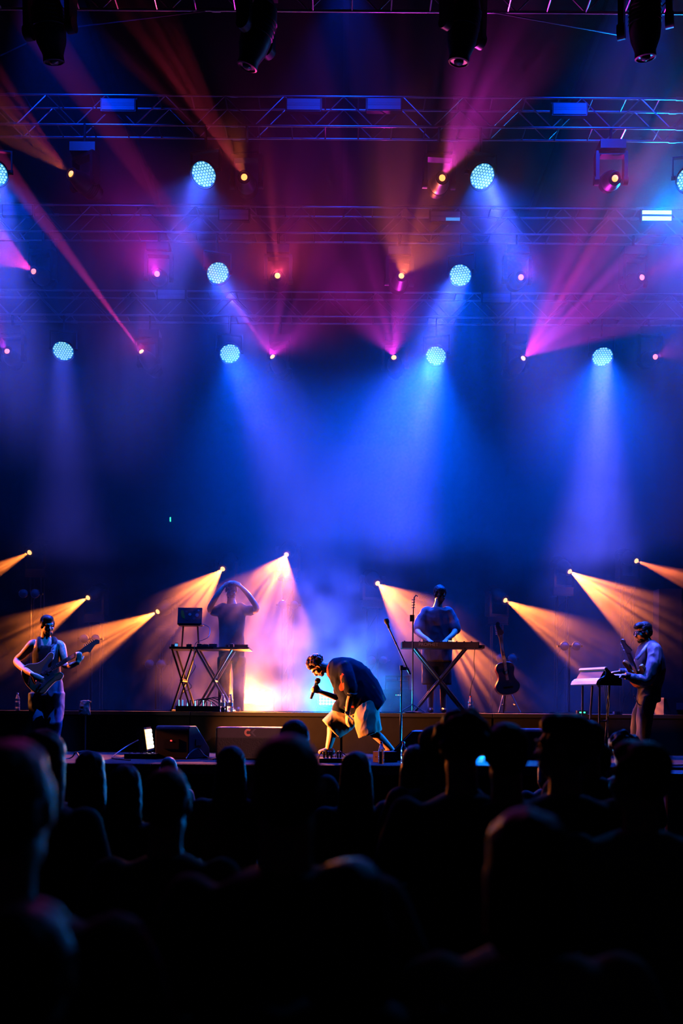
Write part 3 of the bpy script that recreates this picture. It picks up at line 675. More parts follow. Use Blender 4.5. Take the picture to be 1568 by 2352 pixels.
# ---- water bottles
def bottle_meshes(h=0.24, r=0.033):
    b = MB().lathe((0, 0, 0), [(r * 0.85, 0), (r, 0.01), (r, h * 0.18), (r * 0.9, h * 0.22), (r, h * 0.26), (r, h * 0.52), (r * 0.9, h * 0.56), (r, h * 0.6), (r * 0.97, h * 0.68), (r * 0.45, h * 0.88), (r * 0.40, h * 0.93)], n=16).mesh('bottle_body', M_BOTTLE, True)
    c = MB().lathe((0, 0, 0), [(r * 0.47, h * 0.92), (r * 0.47, h * 0.995), (r * 0.4, h)], n=12)
    l = MB().lathe((0, 0, 0), [(r * 1.03, h * 0.32), (r * 1.03, h * 0.52)], n=16).mesh('paper_label', M_CAPW, True)
    return b, c.mesh('cap', M_CAPRED, True), c.mesh('cap', M_WHITE, True), l
BT = bottle_meshes()
def bottle(label, loc, red=True, lab=False):
    t = thing('water_bottle', label, 'bottle', loc, group='water bottles on the stage')
    b = link('bottle_body', BT[0], t); link('cap', BT[1] if red else BT[2], t)
    if lab: link('paper_label', BT[3], t)
bottle('clear water bottle with a red cap beside the small plywood-fronted box', on(876, 10.75, DECK))
bottle('clear water bottle with a red cap before the orange-lit wedge monitor', on(927, 10.7, DECK))
bottle('water bottle at the edge of the riser, left of the two by the amber panel', on(511, 13.32, RISER), False, True)
bottle('water bottle at the edge of the riser, nearest the amber panel', on(529, 13.32, RISER), False, True)
bottle('water bottle with a red cap on the riser below the guitar stand', on(1080, 13.5, RISER), True)
bottle('water bottle on the riser behind the guitarist', on(40, 13.4, RISER), False)

# ---- small boxes and pedalboards at the stage edge
P = on(877, 11.05, DECK); t = thing('power_box', 'small black box with a plywood end at the front of the stage', 'box', P, R(28))
b = MB().box((0.05, 0, 0.06), (0.22, 0.14, 0.118)).build('box_body', M_PLAST, t, smooth=False)
MB().box((-0.065, 0, 0.06), (0.012, 0.14, 0.116)).build('end_panel', M_WOODBOX, t, smooth=False)
MB().cyl((-0.074, 0, 0.06), (-0.070, 0, 0.06), 0.008, n=10).build('jack', M_CHROME, t)
def arc_cable(mb, a, b, h, r=0.006, side=(0, 0, 0)):
    a, b = Vector(a), Vector(b); pts = []
    for k in range(11):
        u = k / 10; pts.append(a.lerp(b, u) + Vector((0, 0, h * 4 * u * (1 - u))) + Vector(side) * math.sin(PI * u))
    mb.tube(pts, r, 6)
    return mb
P = on(772, 10.95, DECK); t = thing('pedalboard', 'low board of plugs and looped cables at the singer\'s feet', 'pedalboard', P)
MB().box((0, 0, 0.025), (0.36, 0.2, 0.046), ).build('tray', M_PLAST, t, smooth=False)
for k, x in enumerate((-0.13, -0.09, -0.05, 0.02, 0.05)):
    MB().cyl((x, -0.02, 0.045), (x, -0.02, 0.12), 0.012, 0.009, n=8).build('plug', M_CHROME, t)
    arc_cable(MB(), (x, -0.02, 0.118), (x + 0.06 * (1 if k % 2 else -1), 0.09, 0.05), 0.03, 0.005).build('cable', M_CABLE, t)
arc_cable(MB(), (0.05, -0.02, 0.118), (0.20, -0.06, 0.0), 0.01, 0.006).build('cable', M_CABLE, t)
P = on(326, 11.5, DECK); t = thing('effects_unit', 'flat black effects unit lying at the stage edge by the amber panel', 'pedalboard', P)
MB().box((0, 0, 0.03), (0.36, 0.2, 0.058)).build('case', M_PLAST, t, smooth=False)
for k in range(5): MB().cyl((-0.13 + k * 0.065, -0.03, 0.058), (-0.13 + k * 0.065, -0.03, 0.07), 0.014, n=10).build('footswitch', M_CHROME, t)
for k in range(3): MB().cyl((-0.1 + k * 0.1, 0.05, 0.058), (-0.1 + k * 0.1, 0.05, 0.075), 0.009, n=8).build('knob', M_PLAST, t)
# cables lying on the deck
def floor_cable(label, pts, m=M_CABLE, r=0.008):
    P = [Vector(p) for p in pts]; mb = MB(); out = []
    for i in range(len(P) - 1):
        p0 = P[max(i - 1, 0)]; p1 = P[i]; p2 = P[i + 1]; p3 = P[min(i + 2, len(P) - 1)]
        for k in range(6):
            u = k / 6; out.append(0.5 * ((2 * p1) + (p2 - p0) * u + (2 * p0 - 5 * p1 + 4 * p2 - p3) * u * u + (3 * p1 - p0 - 3 * p2 + p3) * u ** 3))
    out.append(P[-1]); mb.tube(out, r, 6)
    return tag(mb.build('cable', m), label, 'cable', 'loose cables on the stage')
floor_cable('black cable looping from the edge-on amber panel down to the deck', [at(318, 1700, 12.05), at(290, 1715, 11.9), at(262, 1735, 11.6), on(262, 11.3, DECK + .008), on(300, 11.0, DECK + .008)])
floor_cable('black cable arching behind the small wedge monitor', [on(428, 11.3, DECK + .01), at(438, 1728, 11.4), at(455, 1720, 11.5), at(470, 1735, 11.4), on(490, 11.2, DECK + .01)])
floor_cable('black cable running along the stage edge before the guitarist', [on(100, 11.0, DECK + .008), on(160, 11.3, DECK + .008), at(175, 1728, 11.3), on(190, 10.9, DECK + .008), on(235, 10.8, DECK + .008)])
floor_cable('black cable hanging across the riser edge under the amplifier', [on(760, 13.5, RISER + .01), on(830, 13.35, RISER + .01), on(900, 13.4, RISER + .01), on(960, 13.7, RISER + .01)])
floor_cable('black cables along the stage edge, right', [on(1440, 10.75, DECK + .008), on(1490, 10.9, DECK + .008), on(1540, 10.7, DECK + .008), on(1600, 10.8, DECK + .008)])

# ---- laptop table
def x_stand(parent, x0, x1, ztop, y=0.0, depth=0.5, r=0.016, m=M_BLACK):
    for yy in (y - depth / 2, y + depth / 2):
        MB().cyl((x0, yy, 0.015), (x1, yy, ztop), r, n=8).build('stand_leg', m, parent)
        MB().cyl((x1, yy, 0.015), (x0, yy, ztop), r, n=8).build('stand_leg', m, parent)
    MB().cyl(((x0 + x1) / 2, y - depth / 2 - 0.02, ztop / 2), ((x0 + x1) / 2, y + depth / 2 + 0.02, ztop / 2), 0.022, n=8).build('hinge_bolt', m, parent)
    for x in (x0, x1): MB().cyl((x, y - depth / 2 - 0.06, 0.015), (x, y + depth / 2 + 0.06, 0.015), r, n=8).build('foot_bar', m, parent)
YT = 13.85; P = on(484, YT, RISER); t = thing('equipment_table', 'black equipment table on a crossed stand behind the amber glow', 'table', P)
M_ALUD = mat('satin_steel_leg', (0.30, 0.29, 0.3), 0.35, 0.8)
ZT = at(484, 1488, YT).z - RISER
MB().box((0, 0.05, ZT - 0.015), (1.09, 0.55, 0.03)).build('table_top', M_PLAST, t, smooth=False)
MB().box((0.30, -0.232, ZT - 0.014), (0.48, 0.012, 0.024)).build('edge_trim', M_ALUD, t, smooth=False)
x_stand(t, -0.19, 0.30, ZT - 0.03, 0.05, 0.4, 0.016, M_ALUD)
x_stand(t, -0.52, -0.25, ZT - 0.03, 0.05, 0.4, 0.014)
ZT += RISER
for (a, b, hpx, mm, lab) in [(393, 401, 5, M_GREYBAR, 'tiny grey box'), (401, 410, 8, M_BLUELED, 'small unit with a lit blue display'), (428, 441, 6, M_GREYBAR, 'small grey pedal'), (452, 463, 7, M_GREYPLATE, 'small pale grey interface'), (464, 478, 6, M_GREYBAR, 'flat grey controller'),
                             (480, 498, 7, M_GREYPLATE, 'wide pale grey interface'), (518, 525, 5, M_GREYBAR, 'narrow grey unit'), (527, 536, 7, M_GREYPLATE, 'square pale grey unit'), (538, 569, 6, M_GREYBAR, 'long grey pad controller')]:
    x0, x1 = on(a, YT - 0.12, 0).x, on(b, YT - 0.12, 0).x; h = hpx / F * YT
    tt = thing('sound_device', '%s at the front of the laptop table' % lab if a != 538 else 'long grey pad controller at the end of the laptop table', 'audio device', ((x0 + x1) / 2, YT - 0.12, ZT), group='sound devices on the laptop table')
    MB().box((0, 0.0, h / 2 + 0.001), (x1 - x0 - 0.004, 0.12, h)).build('case', M_PLAST, tt, smooth=False)
    MB().box((0, -0.061, h / 2 + 0.001), (x1 - x0 - 0.014, 0.006, h * 0.75)).build('front_panel', mm, tt, smooth=False)
    for k in range(2): MB().cyl((-0.012 + 0.024 * k, -0.02, h), (-0.012 + 0.024 * k, -0.02, h + 0.01), 0.006, n=8).build('knob', M_CHROME, tt)
# laptop on a riser stand
P = on(436, YT + 0.1, ZT); t = thing('laptop_stand', 'black stand lifting the laptop above the table', 'stand', P); zl = at(436, 1436, YT + 0.1).z - ZT
for s in (-1, 1): MB().cyl((s * 0.12, 0, 0.01), (s * 0.1, 0, zl - 0.01), 0.012, n=8).build('stand_leg', M_BLACK, t)
MB().box((0, 0, zl - 0.008), (0.3, 0.22, 0.014)).build('tray', M_BLACK, t, smooth=False)
MB().box((0, 0, 0.006), (0.3, 0.2, 0.012)).build('base', M_BLACK, t, smooth=False)
P = Vector((P.x, P.y, ZT + zl)); t = thing('laptop', 'open laptop seen from behind with stickers on its lid', 'laptop', P)
M_LID = mat('laptop_lid', (0.16, 0.15, 0.18), 0.35, 0.4)
MB().box((0, 0.03, 0.01), (0.34, 0.23, 0.018)).build('keyboard_base', M_LID, t, smooth=False)
ld = MB().box((0, 0, 0.115), (0.34, 0.010, 0.23)).build('lid', M_LID, t, (0.0, -0.085, 0.018), (R(-14), 0, 0), smooth=False)
st2 = lambda nm, c, sz, mm: MB().lathe((c[0], -0.006, c[1]), [(sz, 0), (sz * 0.95, -0.002)], (0, 1, 0), 14).build(nm, mm, ld)
a = st2('fruit_emblem', (0.0, 0.13), 0.022, M_WHITE); a.scale = (1, 1, 1)
s1 = MB().sections([((-0.11, -0.0065, 0.19), (0.016, 0, 0), (0, 0.001, 0)), ((-0.105, -0.0065, 0.15), (0.022, 0, 0), (0, 0.001, 0)), ((-0.095, -0.0065, 0.10), (0.024, 0, 0), (0, 0.001, 0)), ((-0.08, -0.0065, 0.07), (0.014, 0, 0), (0, 0.001, 0))], 10).build('sticker', mat('yellow_sticker', (0.75, 0.5, 0.05), 0.5), ld)
for k, (x, z, s_) in enumerate([(-0.05, 0.17, 0.018), (0.06, 0.19, 0.02), (0.1, 0.12, 0.026), (0.06, 0.07, 0.022), (-0.03, 0.06, 0.02), (0.12, 0.19, 0.016)]):
    st2('sticker', (x, z), s_, [M_GREYPLATE, M_LOGO_G, M_CAPW][k % 3])
floor_cable('thin grey cable looping from the laptop down to the stage box', [at(466, 1434, YT), at(481, 1442, YT - .1), at(479, 1462, YT - .3), at(466, 1470, YT - .34), at(448, 1480, YT - .36), at(445, 1520, YT - .36), at(448, 1533, YT - .36), at(432, 1562, YT - .36), at(440, 1578, YT - .36), at(420, 1592, YT - .3), at(414, 1612, YT - .2), at(414, 1626, YT - 0.15)], M_CABLE_G, 0.005)
# stage box with plugs on the riser
P = on(465, 13.62, RISER); t = thing('stage_box', 'low black stage box with a row of plugs and cables on the riser', 'audio device', P)
MB().box((0, 0, 0.04), (0.70, 0.24, 0.078)).build('case', M_PLAST, t, smooth=False)
for k in range(9):
    x = -0.32 + k * 0.055
    MB().cyl((x, -0.05, 0.075), (x, -0.05, 0.16 if k < 7 else 0.14), 0.010, 0.008, n=8).build('plug', [M_BLUELED, M_CHROME, M_BLACK][0 if k == 1 else 1 + k % 2], t)
for k in range(4): arc_cable(MB(), (-0.1 + k * 0.05, -0.05, 0.15), (0.2 + k * 0.06, -0.02, 0.08), 0.05 + 0.01 * k, 0.006).build('cable', M_CABLE, t)

# ---- synthesizer with the maker's name, on a crossed stand
YK = 14.0; P = on(1010, YK, RISER); t = thing('synthesizer', 'black synthesizer on a crossed stand in the amber beam', 'keyboard', P); zk = at(1010, 1490, YK).z - RISER
MB().box((0, 0.12, zk + 0.05), (1.08, 0.32, 0.09)).build('case', M_PLAST, t, smooth=False)
MB().box((0, -0.042, zk + 0.05), (1.06, 0.012, 0.075)).build('back_panel', mat('synth_panel', (0.03, 0.025, 0.035), 0.4), t, smooth=False)
fc = bpy.data.curves.new('name_plate', 'FONT'); fc.body = 'PROPHET'; fc.size = 0.065; fc.align_x = 'CENTER'; fc.extrude = 0.001
fo = bpy.data.objects.new('name_plate', fc); COL.objects.link(fo); bpy.context.view_layer.update()
nm = bpy.data.meshes.new_from_object(fo.evaluated_get(bpy.context.evaluated_depsgraph_get())); bpy.data.objects.remove(fo); nm.materials.clear(); nm.materials.append(M_GREYPLATE)
link('name_plate', nm, t, (on(982, YK, 0).x - P.x, -0.0505, zk + 0.035), (PI / 2, 0, 0))
for k in range(18): MB().box((-0.5 + k * 0.058, 0.20, zk + 0.1), (0.05, 0.13, 0.016)).build('white_key', M_WHITE, t, smooth=False)
for k in range(10): MB().cyl((-0.5 + k * 0.105, 0.05, zk + 0.095), (-0.5 + k * 0.105, 0.05, zk + 0.112), 0.011, n=8).build('knob', M_CHROME if k % 3 else M_PLAST, t)
for k in range(4): MB().box((0.12 + k * 0.02, 0.0, zk + 0.11), (0.006, 0.006, 0.02)).build('indicator', M_WHITELED, t, smooth=False)
x_stand(t, -0.36, 0.36, zk, 0.12, 0.3, 0.02)
MB().box((0.56, 0.12, zk + 0.03), (0.12, 0.3, 0.05)).build('side_shelf', M_PLAST, t, smooth=False)
floor_cable('thin cable hanging from the synthesizer through the amber beam', [at(1090, 1488, YK - .05), at(1088, 1520, YK - .05), at(1090, 1550, YK - .05), at(1082, 1575, YK), on(1075, YK, RISER + 0.01)], M_CABLE, 0.005)
# gooseneck microphone stand beside the synthesizer
P = on(947, 13.75, RISER); t = thing('gooseneck_microphone_stand', 'thin gooseneck microphone stand beside the synthesizer', 'stand', P); r2 = lambda x, y: at(x, y, 13.75) - P
MB().lathe((0, 0, 0), [(0.13, 0), (0.13, 0.012), (0.03, 0.03)], n=20).build('base', M_BLACK, t)
MB().cyl((0, 0, 0.02), r2(948, 1425), 0.010, n=8).build('pole', M_BLACK, t)
MB().tube([r2(948, 1425), r2(949, 1400), r2(950, 1385), r2(951, 1372), r2(955, 1367), r2(959, 1370)], 0.009, 8).build('gooseneck', M_CHROME, t)
MB().box(r2(946, 1420), (0.06, 0.05, 0.09)).build('clamp', M_BLACK, t, smooth=False)
for k in range(4): MB().cyl(r2(945, 1378 + 6 * k), r2(953, 1377 + 6 * k), 0.006, n=6).build('cable_clip', M_CHROME, t)
for s, bx in ((-1, 965), (1, 930)): MB().cyl((0, 0, 0.12), (s * 0.18, -0.05, 0.01), 0.008, n=6).build('leg', M_ALUD, t)
# amplifier stack
P = on(912, 14.7, RISER); t = thing('amplifier_cabinet', 'dark loudspeaker cabinet under the amplifier head in blue haze', 'amplifier', P)
h = at(912, 1584, 14.7).z - RISER
MB().box((0, 0.15, h / 2), (0.46, 0.32, h - 0.002)).build('cabinet', M_PLAST, t, smooth=False); MB().box((0, -0.012, h / 2 - 0.02), (0.42, 0.012, h * 0.78)).build('grille', M_GRILLE, t, smooth=False)
for k in range(3): MB().box((-0.02 + 0.03 * k, -0.022, h - 0.08), (0.012, 0.006, 0.012)).build('indicator', [M_GREENLED, M_WHITELED, M_WHITELED][k], t, smooth=False)
P = Vector((P.x, P.y, RISER + h)); t = thing('guitar_amplifier', 'amplifier head with pale control strips on the dark cabinet', 'amplifier', P)
MB().box((0, 0.13, 0.105), (0.36, 0.26, 0.205)).build('case', M_PLAST, t, smooth=False)
for k in (-1, 1): MB().box((k * 0.085, -0.005, 0.165), (0.155, 0.012, 0.03)).build('control_strip', M_GREYPLATE, t, smooth=False); MB().box((k * 0.085, -0.007, 0.138), (0.155, 0.012, 0.010)).build('red_strip', M_LOGO_O, t, smooth=False)
MB().box((0, -0.006, 0.06), (0.32, 0.012, 0.10)).build('grille_cloth', mat('teal_grille', (0.04, 0.12, 0.13), 0.7), t, smooth=False)

# ---- guitar shapes
def smooth_poly(pts, n=5):
    out = []; L = len(pts)
    for i in range(L):
        p0, p1, p2, p3 = (Vector((*pts[(i + k - 1) % L], 0)) for k in range(4))
        for k in range(n):
            u = k / n; q = 0.5 * ((2 * p1) + (p2 - p0) * u + (2 * p0 - 5 * p1 + 4 * p2 - p3) * u * u + (3 * p1 - p0 - 3 * p2 + p3) * u ** 3); out.append((q.x, q.y))
    return out
OFFSET = [(0.0, 0.055), (0.10, 0.075), (0.155, 0.125), (0.12, 0.155), (0.03, 0.13), (-0.06, 0.125), (-0.17, 0.165), (-0.27, 0.13), (-0.30, 0.02), (-0.27, -0.11), (-0.19, -0.175), (-0.09, -0.15), (0.0, -0.13), (0.06, -0.14), (0.115, -0.115), (0.10, -0.07), (0.03, -0.05)]
GUARD = [(0.09, 0.09), (0.12, 0.13), (0.04, 0.105), (-0.05, 0.06), (-0.10, 0.01), (-0.19, -0.06), (-0.24, -0.12), (-0.19, -0.15), (-0.08, -0.12), (0.02, -0.10), (0.03, -0.04), (0.02, 0.05)]
ACOUSTIC = [(0.0, 0.14), (0.07, 0.10), (0.085, 0.0), (0.07, -0.10), (0.0, -0.14), (-0.09, -0.12), (-0.16, -0.125), (-0.27, -0.185), (-0.37, -0.13), (-0.40, 0.0), (-0.37, 0.13), (-0.27, 0.185), (-0.16, 0.125), (-0.09, 0.12)]
def guitar(name, label, M, body_poly, body_m, neck_m, guard=True, neck=0.52, thick=0.042, sunburst=None):
    """local X runs from body to head, local Z is the front face; M places the neck joint"""
    t = bpy.data.objects.new(name, None); COL.objects.link(t); t.matrix_world = M; t.empty_display_size = 0.1; tag(t, label, 'guitar')
    I = Matrix.Identity(4)
    b = MB().prism(smooth_poly(body_poly), I, -thick / 2, thick / 2).build('guitar_body', body_m, t, smooth=False); bv = b.modifiers.new('b', 'BEVEL'); bv.width = 0.008; bv.segments = 3; bv.limit_method = 'ANGLE'
    if guard:
        g = MB().prism(smooth_poly(GUARD), I, thick / 2, thick / 2 + 0.004).build('pickguard', M_PLAST, t, smooth=False)
        for k in range(3): MB().box((-0.02 - 0.06 * k, -0.01, thick / 2 + 0.008), (0.02, 0.075, 0.012)).build('pickup', M_PLAST, t, smooth=False)
        MB().box((-0.19, 0.0, thick / 2 + 0.008), (0.03, 0.09, 0.014)).build('bridge', M_CHROME, t, smooth=False)
        for k in range(3): MB().cyl((-0.17 - 0.03 * k, -0.10 - 0.012 * k, thick / 2), (-0.17 - 0.03 * k, -0.10 - 0.012 * k, thick / 2 + 0.018), 0.010, n=10).build('control_knob', M_CHROME, t)
    else:
        MB().lathe((-0.06, 0, thick / 2), [(0.05, 0), (0.05, 0.001)], n=20).build('sound_hole', M_EYE, t)
        MB().box((-0.27, 0, thick / 2 + 0.005), (0.025, 0.15, 0.01)).build('bridge', M_NECK, t, smooth=False)
    MB().box((neck / 2, 0, thick / 2 - 0.002), (neck + 0.1, 0.05, 0.024)).build('guitar_neck', neck_m, t, smooth=False)
    for k in range(12): MB().box((0.02 + neck * (1 - 0.944 ** (k + 1)) * 1.05, 0, thick / 2 + 0.011), (0.003, 0.05, 0.002)).build('fret', M_CHROME, t, smooth=False)
    hx = neck + 0.05
    hp = [(0, -0.025), (0.03, -0.035), (0.05, -0.065), (0.085, -0.045), (0.16, -0.01), (0.205, -0.02), (0.225, 0.012), (0.20, 0.042), (0.15, 0.042), (0.03, 0.035), (0, 0.025)]
    MB().prism(smooth_poly(hp, 3), Matrix.Translation((hx, 0, 0)), thick / 2 - 0.016, thick / 2).build('headstock', neck_m, t, smooth=False)
    for k in range(6): MB().cyl((hx + 0.045 + 0.024 * k, 0.04, thick / 2 - 0.01), (hx + 0.045 + 0.024 * k, 0.062, thick / 2 - 0.01), 0.008, n=8).build('tuner', M_CHROME, t)
    for k in range(6):
        y = -0.018 + 0.0072 * k; MB().cyl((-0.19, y, thick / 2 + 0.017), (hx + 0.02, y * 0.9, thick / 2 + 0.014), 0.0008, n=4).build('string', M_CHROME, t)
    return t
# acoustic guitar on its stand in the haze at the right of the synthesizer
G = at(1158, 1535, 14.7); ax = Vector((-0.14, 0.12, 1)).normalized(); fn = Vector((0.1, -1, 0.1)); fn = (fn - ax * fn.dot(ax)).normalized()
g = guitar('acoustic_guitar', 'dark acoustic guitar leaning on its stand in red haze', basis(ax, fn.cross(ax), fn, G), ACOUSTIC, mat('dark_guitar_top', (0.12, 0.03, 0.02), 0.35), M_NECK, False, 0.42, 0.1)
P = on(1165, 14.8, RISER); t = thing('guitar_stand', 'small black stand holding the acoustic guitar', 'stand', P)
for s in (-1, 1): MB().cyl((s * 0.16, -0.2, 0.01), (0, 0.12, 0.45), 0.011, n=8).build('leg', M_BLACK, t); MB().cyl((s * 0.09, 0.02, 0.14), (s * 0.09, -0.14, 0.12), 0.010, n=8).build('cradle_arm', M_BLACK, t)
MB().cyl((0, 0.36, 0.01), (0, 0.12, 0.45), 0.011, n=8).build('leg', M_BLACK, t)

# ---- the white-fronted keyboard at the right
YR = 12.25; c0 = at(1378, 1578, YR); P = Vector((c0.x, YR, DECK)); t = thing('stage_keyboard', 'keyboard with a curved white back panel on a splayed stand', 'keyboard', P, R(25))
t.scale = (0.64, 0.64, 1.0); z0 = at(1372, 1572, YR).z - DECK
prof = [(-0.30, -0.02), (-0.27, 0.02), (-0.21, 0.05), (-0.14, 0.06), (-0.085, 0.085), (-0.065, 0.13), (-0.10, 0.165), (-0.085, 0.185), (-0.04, 0.19)]   # S-curve seen from the side
inner = [(x + 0.022, z - 0.012) for x, z in prof][::-1]
m = Matrix(((1, 0, 0, 0), (0, 0, 1, 0), (0, 1, 0, z0 + 0.02), (0, 0, 0, 1)))
# side profile runs along x (player on the +x side); the panel stretches away from the camera
pb = MB()
for k in range(len(prof) - 1): pb.prism([prof[k], prof[k + 1], inner[len(prof) - 2 - k], inner[len(prof) - 1 - k]], m, -0.24, 0.52)
pb.build('curved_back_panel', M_WHITE, t)
cs = MB().prism([(-0.27, -0.03), (-0.05, 0.17), (0.05, 0.12), (0.31, 0.05), (0.31, -0.02)], m, -0.20, 0.50).build('case', M_PLAST, t, smooth=False)
MB().prism([(-0.265, -0.035), (-0.2, 0.03), (-0.1, 0.045), (-0.04, 0.17), (0.06, 0.115), (0.31, 0.045), (0.31, -0.035)], m, -0.255, -0.20).build('end_cheek', mat('dark_cheek', (0.03, 0.02, 0.02), 0.4), t, smooth=False)
for k in range(10): MB().box((0.225, -0.16 + k * 0.066, z0 + 0.082), (0.14, 0.06, 0.014)).build('white_key', M_WHITE, t, smooth=False)
for (sx, y) in ((-0.12, -0.1), (-0.12, 0.4), (0.16, -0.1), (0.16, 0.4)):
    s = 1 if sx > 0 else -1
    MB().cyl((sx - s * 0.02, y, z0 - 0.01), (sx + (0.02 if s < 0 else -0.08), y, 0.42), 0.02, n=8).cyl((sx + (0.02 if s < 0 else -0.08), y, 0.44), (sx + (0.07 if s < 0 else -0.16), y, 0.0), 0.014, n=8).build('stand_leg', mat('blue_grey_leg', (0.10, 0.11, 0.14), 0.35, 0.6), t)
for y in (-0.1, 0.4): MB().cyl((-0.10, y, 0.46), (0.08, y, 0.46), 0.012, n=8).build('cross_brace', M_BLACK, t)
for x in (-0.22, -0.13): MB().cyl((x, -0.2, z0 - 0.035), (x, -0.2, z0 + 0.01), 0.012, n=8).build('rubber_foot', M_GREYPLATE, t)
for k in range(3): MB().tube([(-0.02 + .04 * k, -0.15, z0), (0.0 + .04 * k, -0.17, z0 - 0.25), (0.06, -0.16, 0.45), (0.07 + 0.03 * k, -0.15, 0.1), (0.1 + .03 * k, -0.2, 0.008)], 0.006, 6).build('cable', M_CABLE_G if k < 2 else M_CABLE, t)
# boxes at the right of the riser
def simple_box(name, label, loc, size, m, rz=0, detail=None):
    t = thing(name, label, 'case', loc, rz); MB().box((0, 0, size[2] / 2), (size[0], size[1], size[2])).build('case_body', m, t, smooth=False)
    for sx in (-1, 1):
        for z in (0.01, size[2] - 0.01): MB().box((sx * (size[0] / 2 - 0.012), -size[1] / 2, z), (0.03, 0.03, 0.022)).build('corner', M_ALU, t, smooth=False)
    MB().box((0, -size[1] / 2 - 0.004, size[2] * 0.5), (size[0] * 0.55, 0.01, size[2] * 0.4)).build('front_label', detail or M_GREYBAR, t, smooth=False)
    return t
M_CASE = mat('flight_case', (0.07, 0.06, 0.07), 0.5)
simple_box('flight_case', 'dark flight case on the riser behind the keyboard player', on(1575, 14.2, RISER), (0.8, 0.5, 0.24), M_CASE)
simple_box('tuner_box', 'small blue-lit box with a green label on the riser, right', on(1335, 13.5, RISER), (0.14, 0.1, 0.05), M_PLAST, 0, M_GREENLED)
simple_box('junction_box', 'small grey junction box on the riser behind the bass player\'s keyboard', on(1417, 13.4, RISER), (0.10, 0.08, 0.04), M_GREYBAR)
P = Vector((at(1575, HY, 9.3).x, 9.3, 0)); t = thing('subwoofer', 'tall pit loudspeaker with a pink-lit edge at the right border', 'speaker', P, R(-12)); h = at(1560, 1776, 9.3).z
b = MB().box((0, 0.25, h / 2), (0.36, 0.5, h)).build('cabinet', mat('pit_speaker', (0.10, 0.06, 0.07), 0.4), t, smooth=False); bv = b.modifiers.new('b', 'BEVEL'); bv.width = 0.02; bv.segments = 2
MB().box((0, -0.008, h * 0.5), (0.32, 0.012, h * 0.9)).build('grille', M_GRILLE, t, smooth=False)
MB().box((0.0, -0.018, h - 0.1), (0.1, 0.008, 0.03)).build('badge', M_GREYBAR, t, smooth=False)
# tiny green tube light on the back drape
tag(MB().cyl(at(391, 1188, 18.735), at(391, 1198, 18.735), 0.012, n=8).build('indicator_tube', M_GREENLED), 'tiny green glowing tube on the dark back drape', 'light')
# row of small warm pilot lights above the guitarist's headstock
P = at(207, 1412, 17.6); t = thing('rack_unit', 'small rack unit with four tiny warm lights beside the guitarist', 'audio device', Vector((P.x, P.y, RISER)))
MB().box((0, 0.15, (P.z - RISER) / 2), (0.45, 0.3, P.z - RISER + 0.1)).build('rack_case', M_PLAST, t, smooth=False)
for k, x in enumerate((-0.09, -0.02, 0.03, 0.08)): MB().box((x, -0.004, P.z - RISER), (0.012, 0.01, 0.03 if k == 1 else 0.014)).build('pilot_light', M_WHITELED, t, smooth=False)

# ------------------------------------------------------------------ people: shared builders
def head_matrix(c, fwd, up):
    f = Vector(fwd).normalized(); u = Vector(up); u = (u - f * u.dot(f)).normalized(); r = f.cross(u)
    return basis(r, f, u, c)
def head_skin(mb, M, s=1.0, ears=True):
    R3 = M.to_3x3()
    def E(c, r): mb.ellipsoid(M @ (Vector(c) * s), [k * s for k in r], R3, 14, 10)
    E((0, -0.014, 0.030), (0.075, 0.096, 0.088)); E((0, 0.028, -0.040), (0.060, 0.066, 0.076)); E((0, 0.060, -0.098), (0.027, 0.026, 0.021))
    E((0, 0.076, 0.024), (0.050, 0.020, 0.014)); E((0, 0.088, -0.064), (0.025, 0.013, 0.007)); E((0, 0.086, -0.077), (0.022, 0.012, 0.006))
    for k in (-1, 1): E((k * 0.036, 0.060, -0.028), (0.026, 0.026, 0.028)); E((k * 0.045, 0.010, -0.075), (0.02, 0.045, 0.022))
    mb.limb([M @ (Vector(p) * s) for p in ((0, 0.086, 0.016), (0, 0.102, -0.010), (0, 0.112, -0.030), (0, 0.098, -0.040))], [0.009 * s, 0.010 * s, 0.014 * s, 0.012 * s], 8, 2)
    if ears:
        for k in (-1, 1): E((k * 0.078, -0.008, -0.005), (0.010, 0.021, 0.034))
def face_parts(parent, M, s=1.0, brow=M_HAIR_BK, beard=None, mouth=True):
    R3 = M.to_3x3()
    for k in (-1, 1):
        MB().ellipsoid(M @ (Vector((k * 0.031, 0.0885, 0.004)) * s), [0.013 * s, 0.007 * s, 0.0065 * s], R3, 10, 6).build('eye', M_EYE, parent)
        MB().limb([M @ (Vector(p) * s) for p in ((k * 0.016, 0.096, 0.023), (k * 0.034, 0.095, 0.028), (k * 0.05, 0.083, 0.022))], [0.005 * s] * 3, 6, 2).build('eyebrow', brow, parent)
    if mouth: MB().limb([M @ (Vector(p) * s) for p in ((-0.022, 0.094, -0.070), (0, 0.1025, -0.070), (0.022, 0.094, -0.070))], [0.003 * s] * 3, 6, 2).build('mouth', mat('mouth_dark', (0.10, 0.02, 0.02), 0.5), parent)
    if beard:
        b = MB()
        for c, r in (((0, 0.062, -0.098), (0.031, 0.032, 0.024)), ((0.03, 0.052, -0.085), (0.022, 0.030, 0.024)), ((-0.03, 0.052, -0.085), (0.022, 0.030, 0.024)), ((0.052, 0.01, -0.06), (0.014, 0.03, 0.035)), ((-0.052, 0.01, -0.06), (0.014, 0.03, 0.035)), ((0, 0.092, -0.052), (0.026, 0.011, 0.006))):
            b.ellipsoid(M @ (Vector(c) * s), [k * s for k in r], R3, 12, 8)
        fused(b, 'beard', beard, parent, 0.006, 1, curl=0.002, cscale=150)
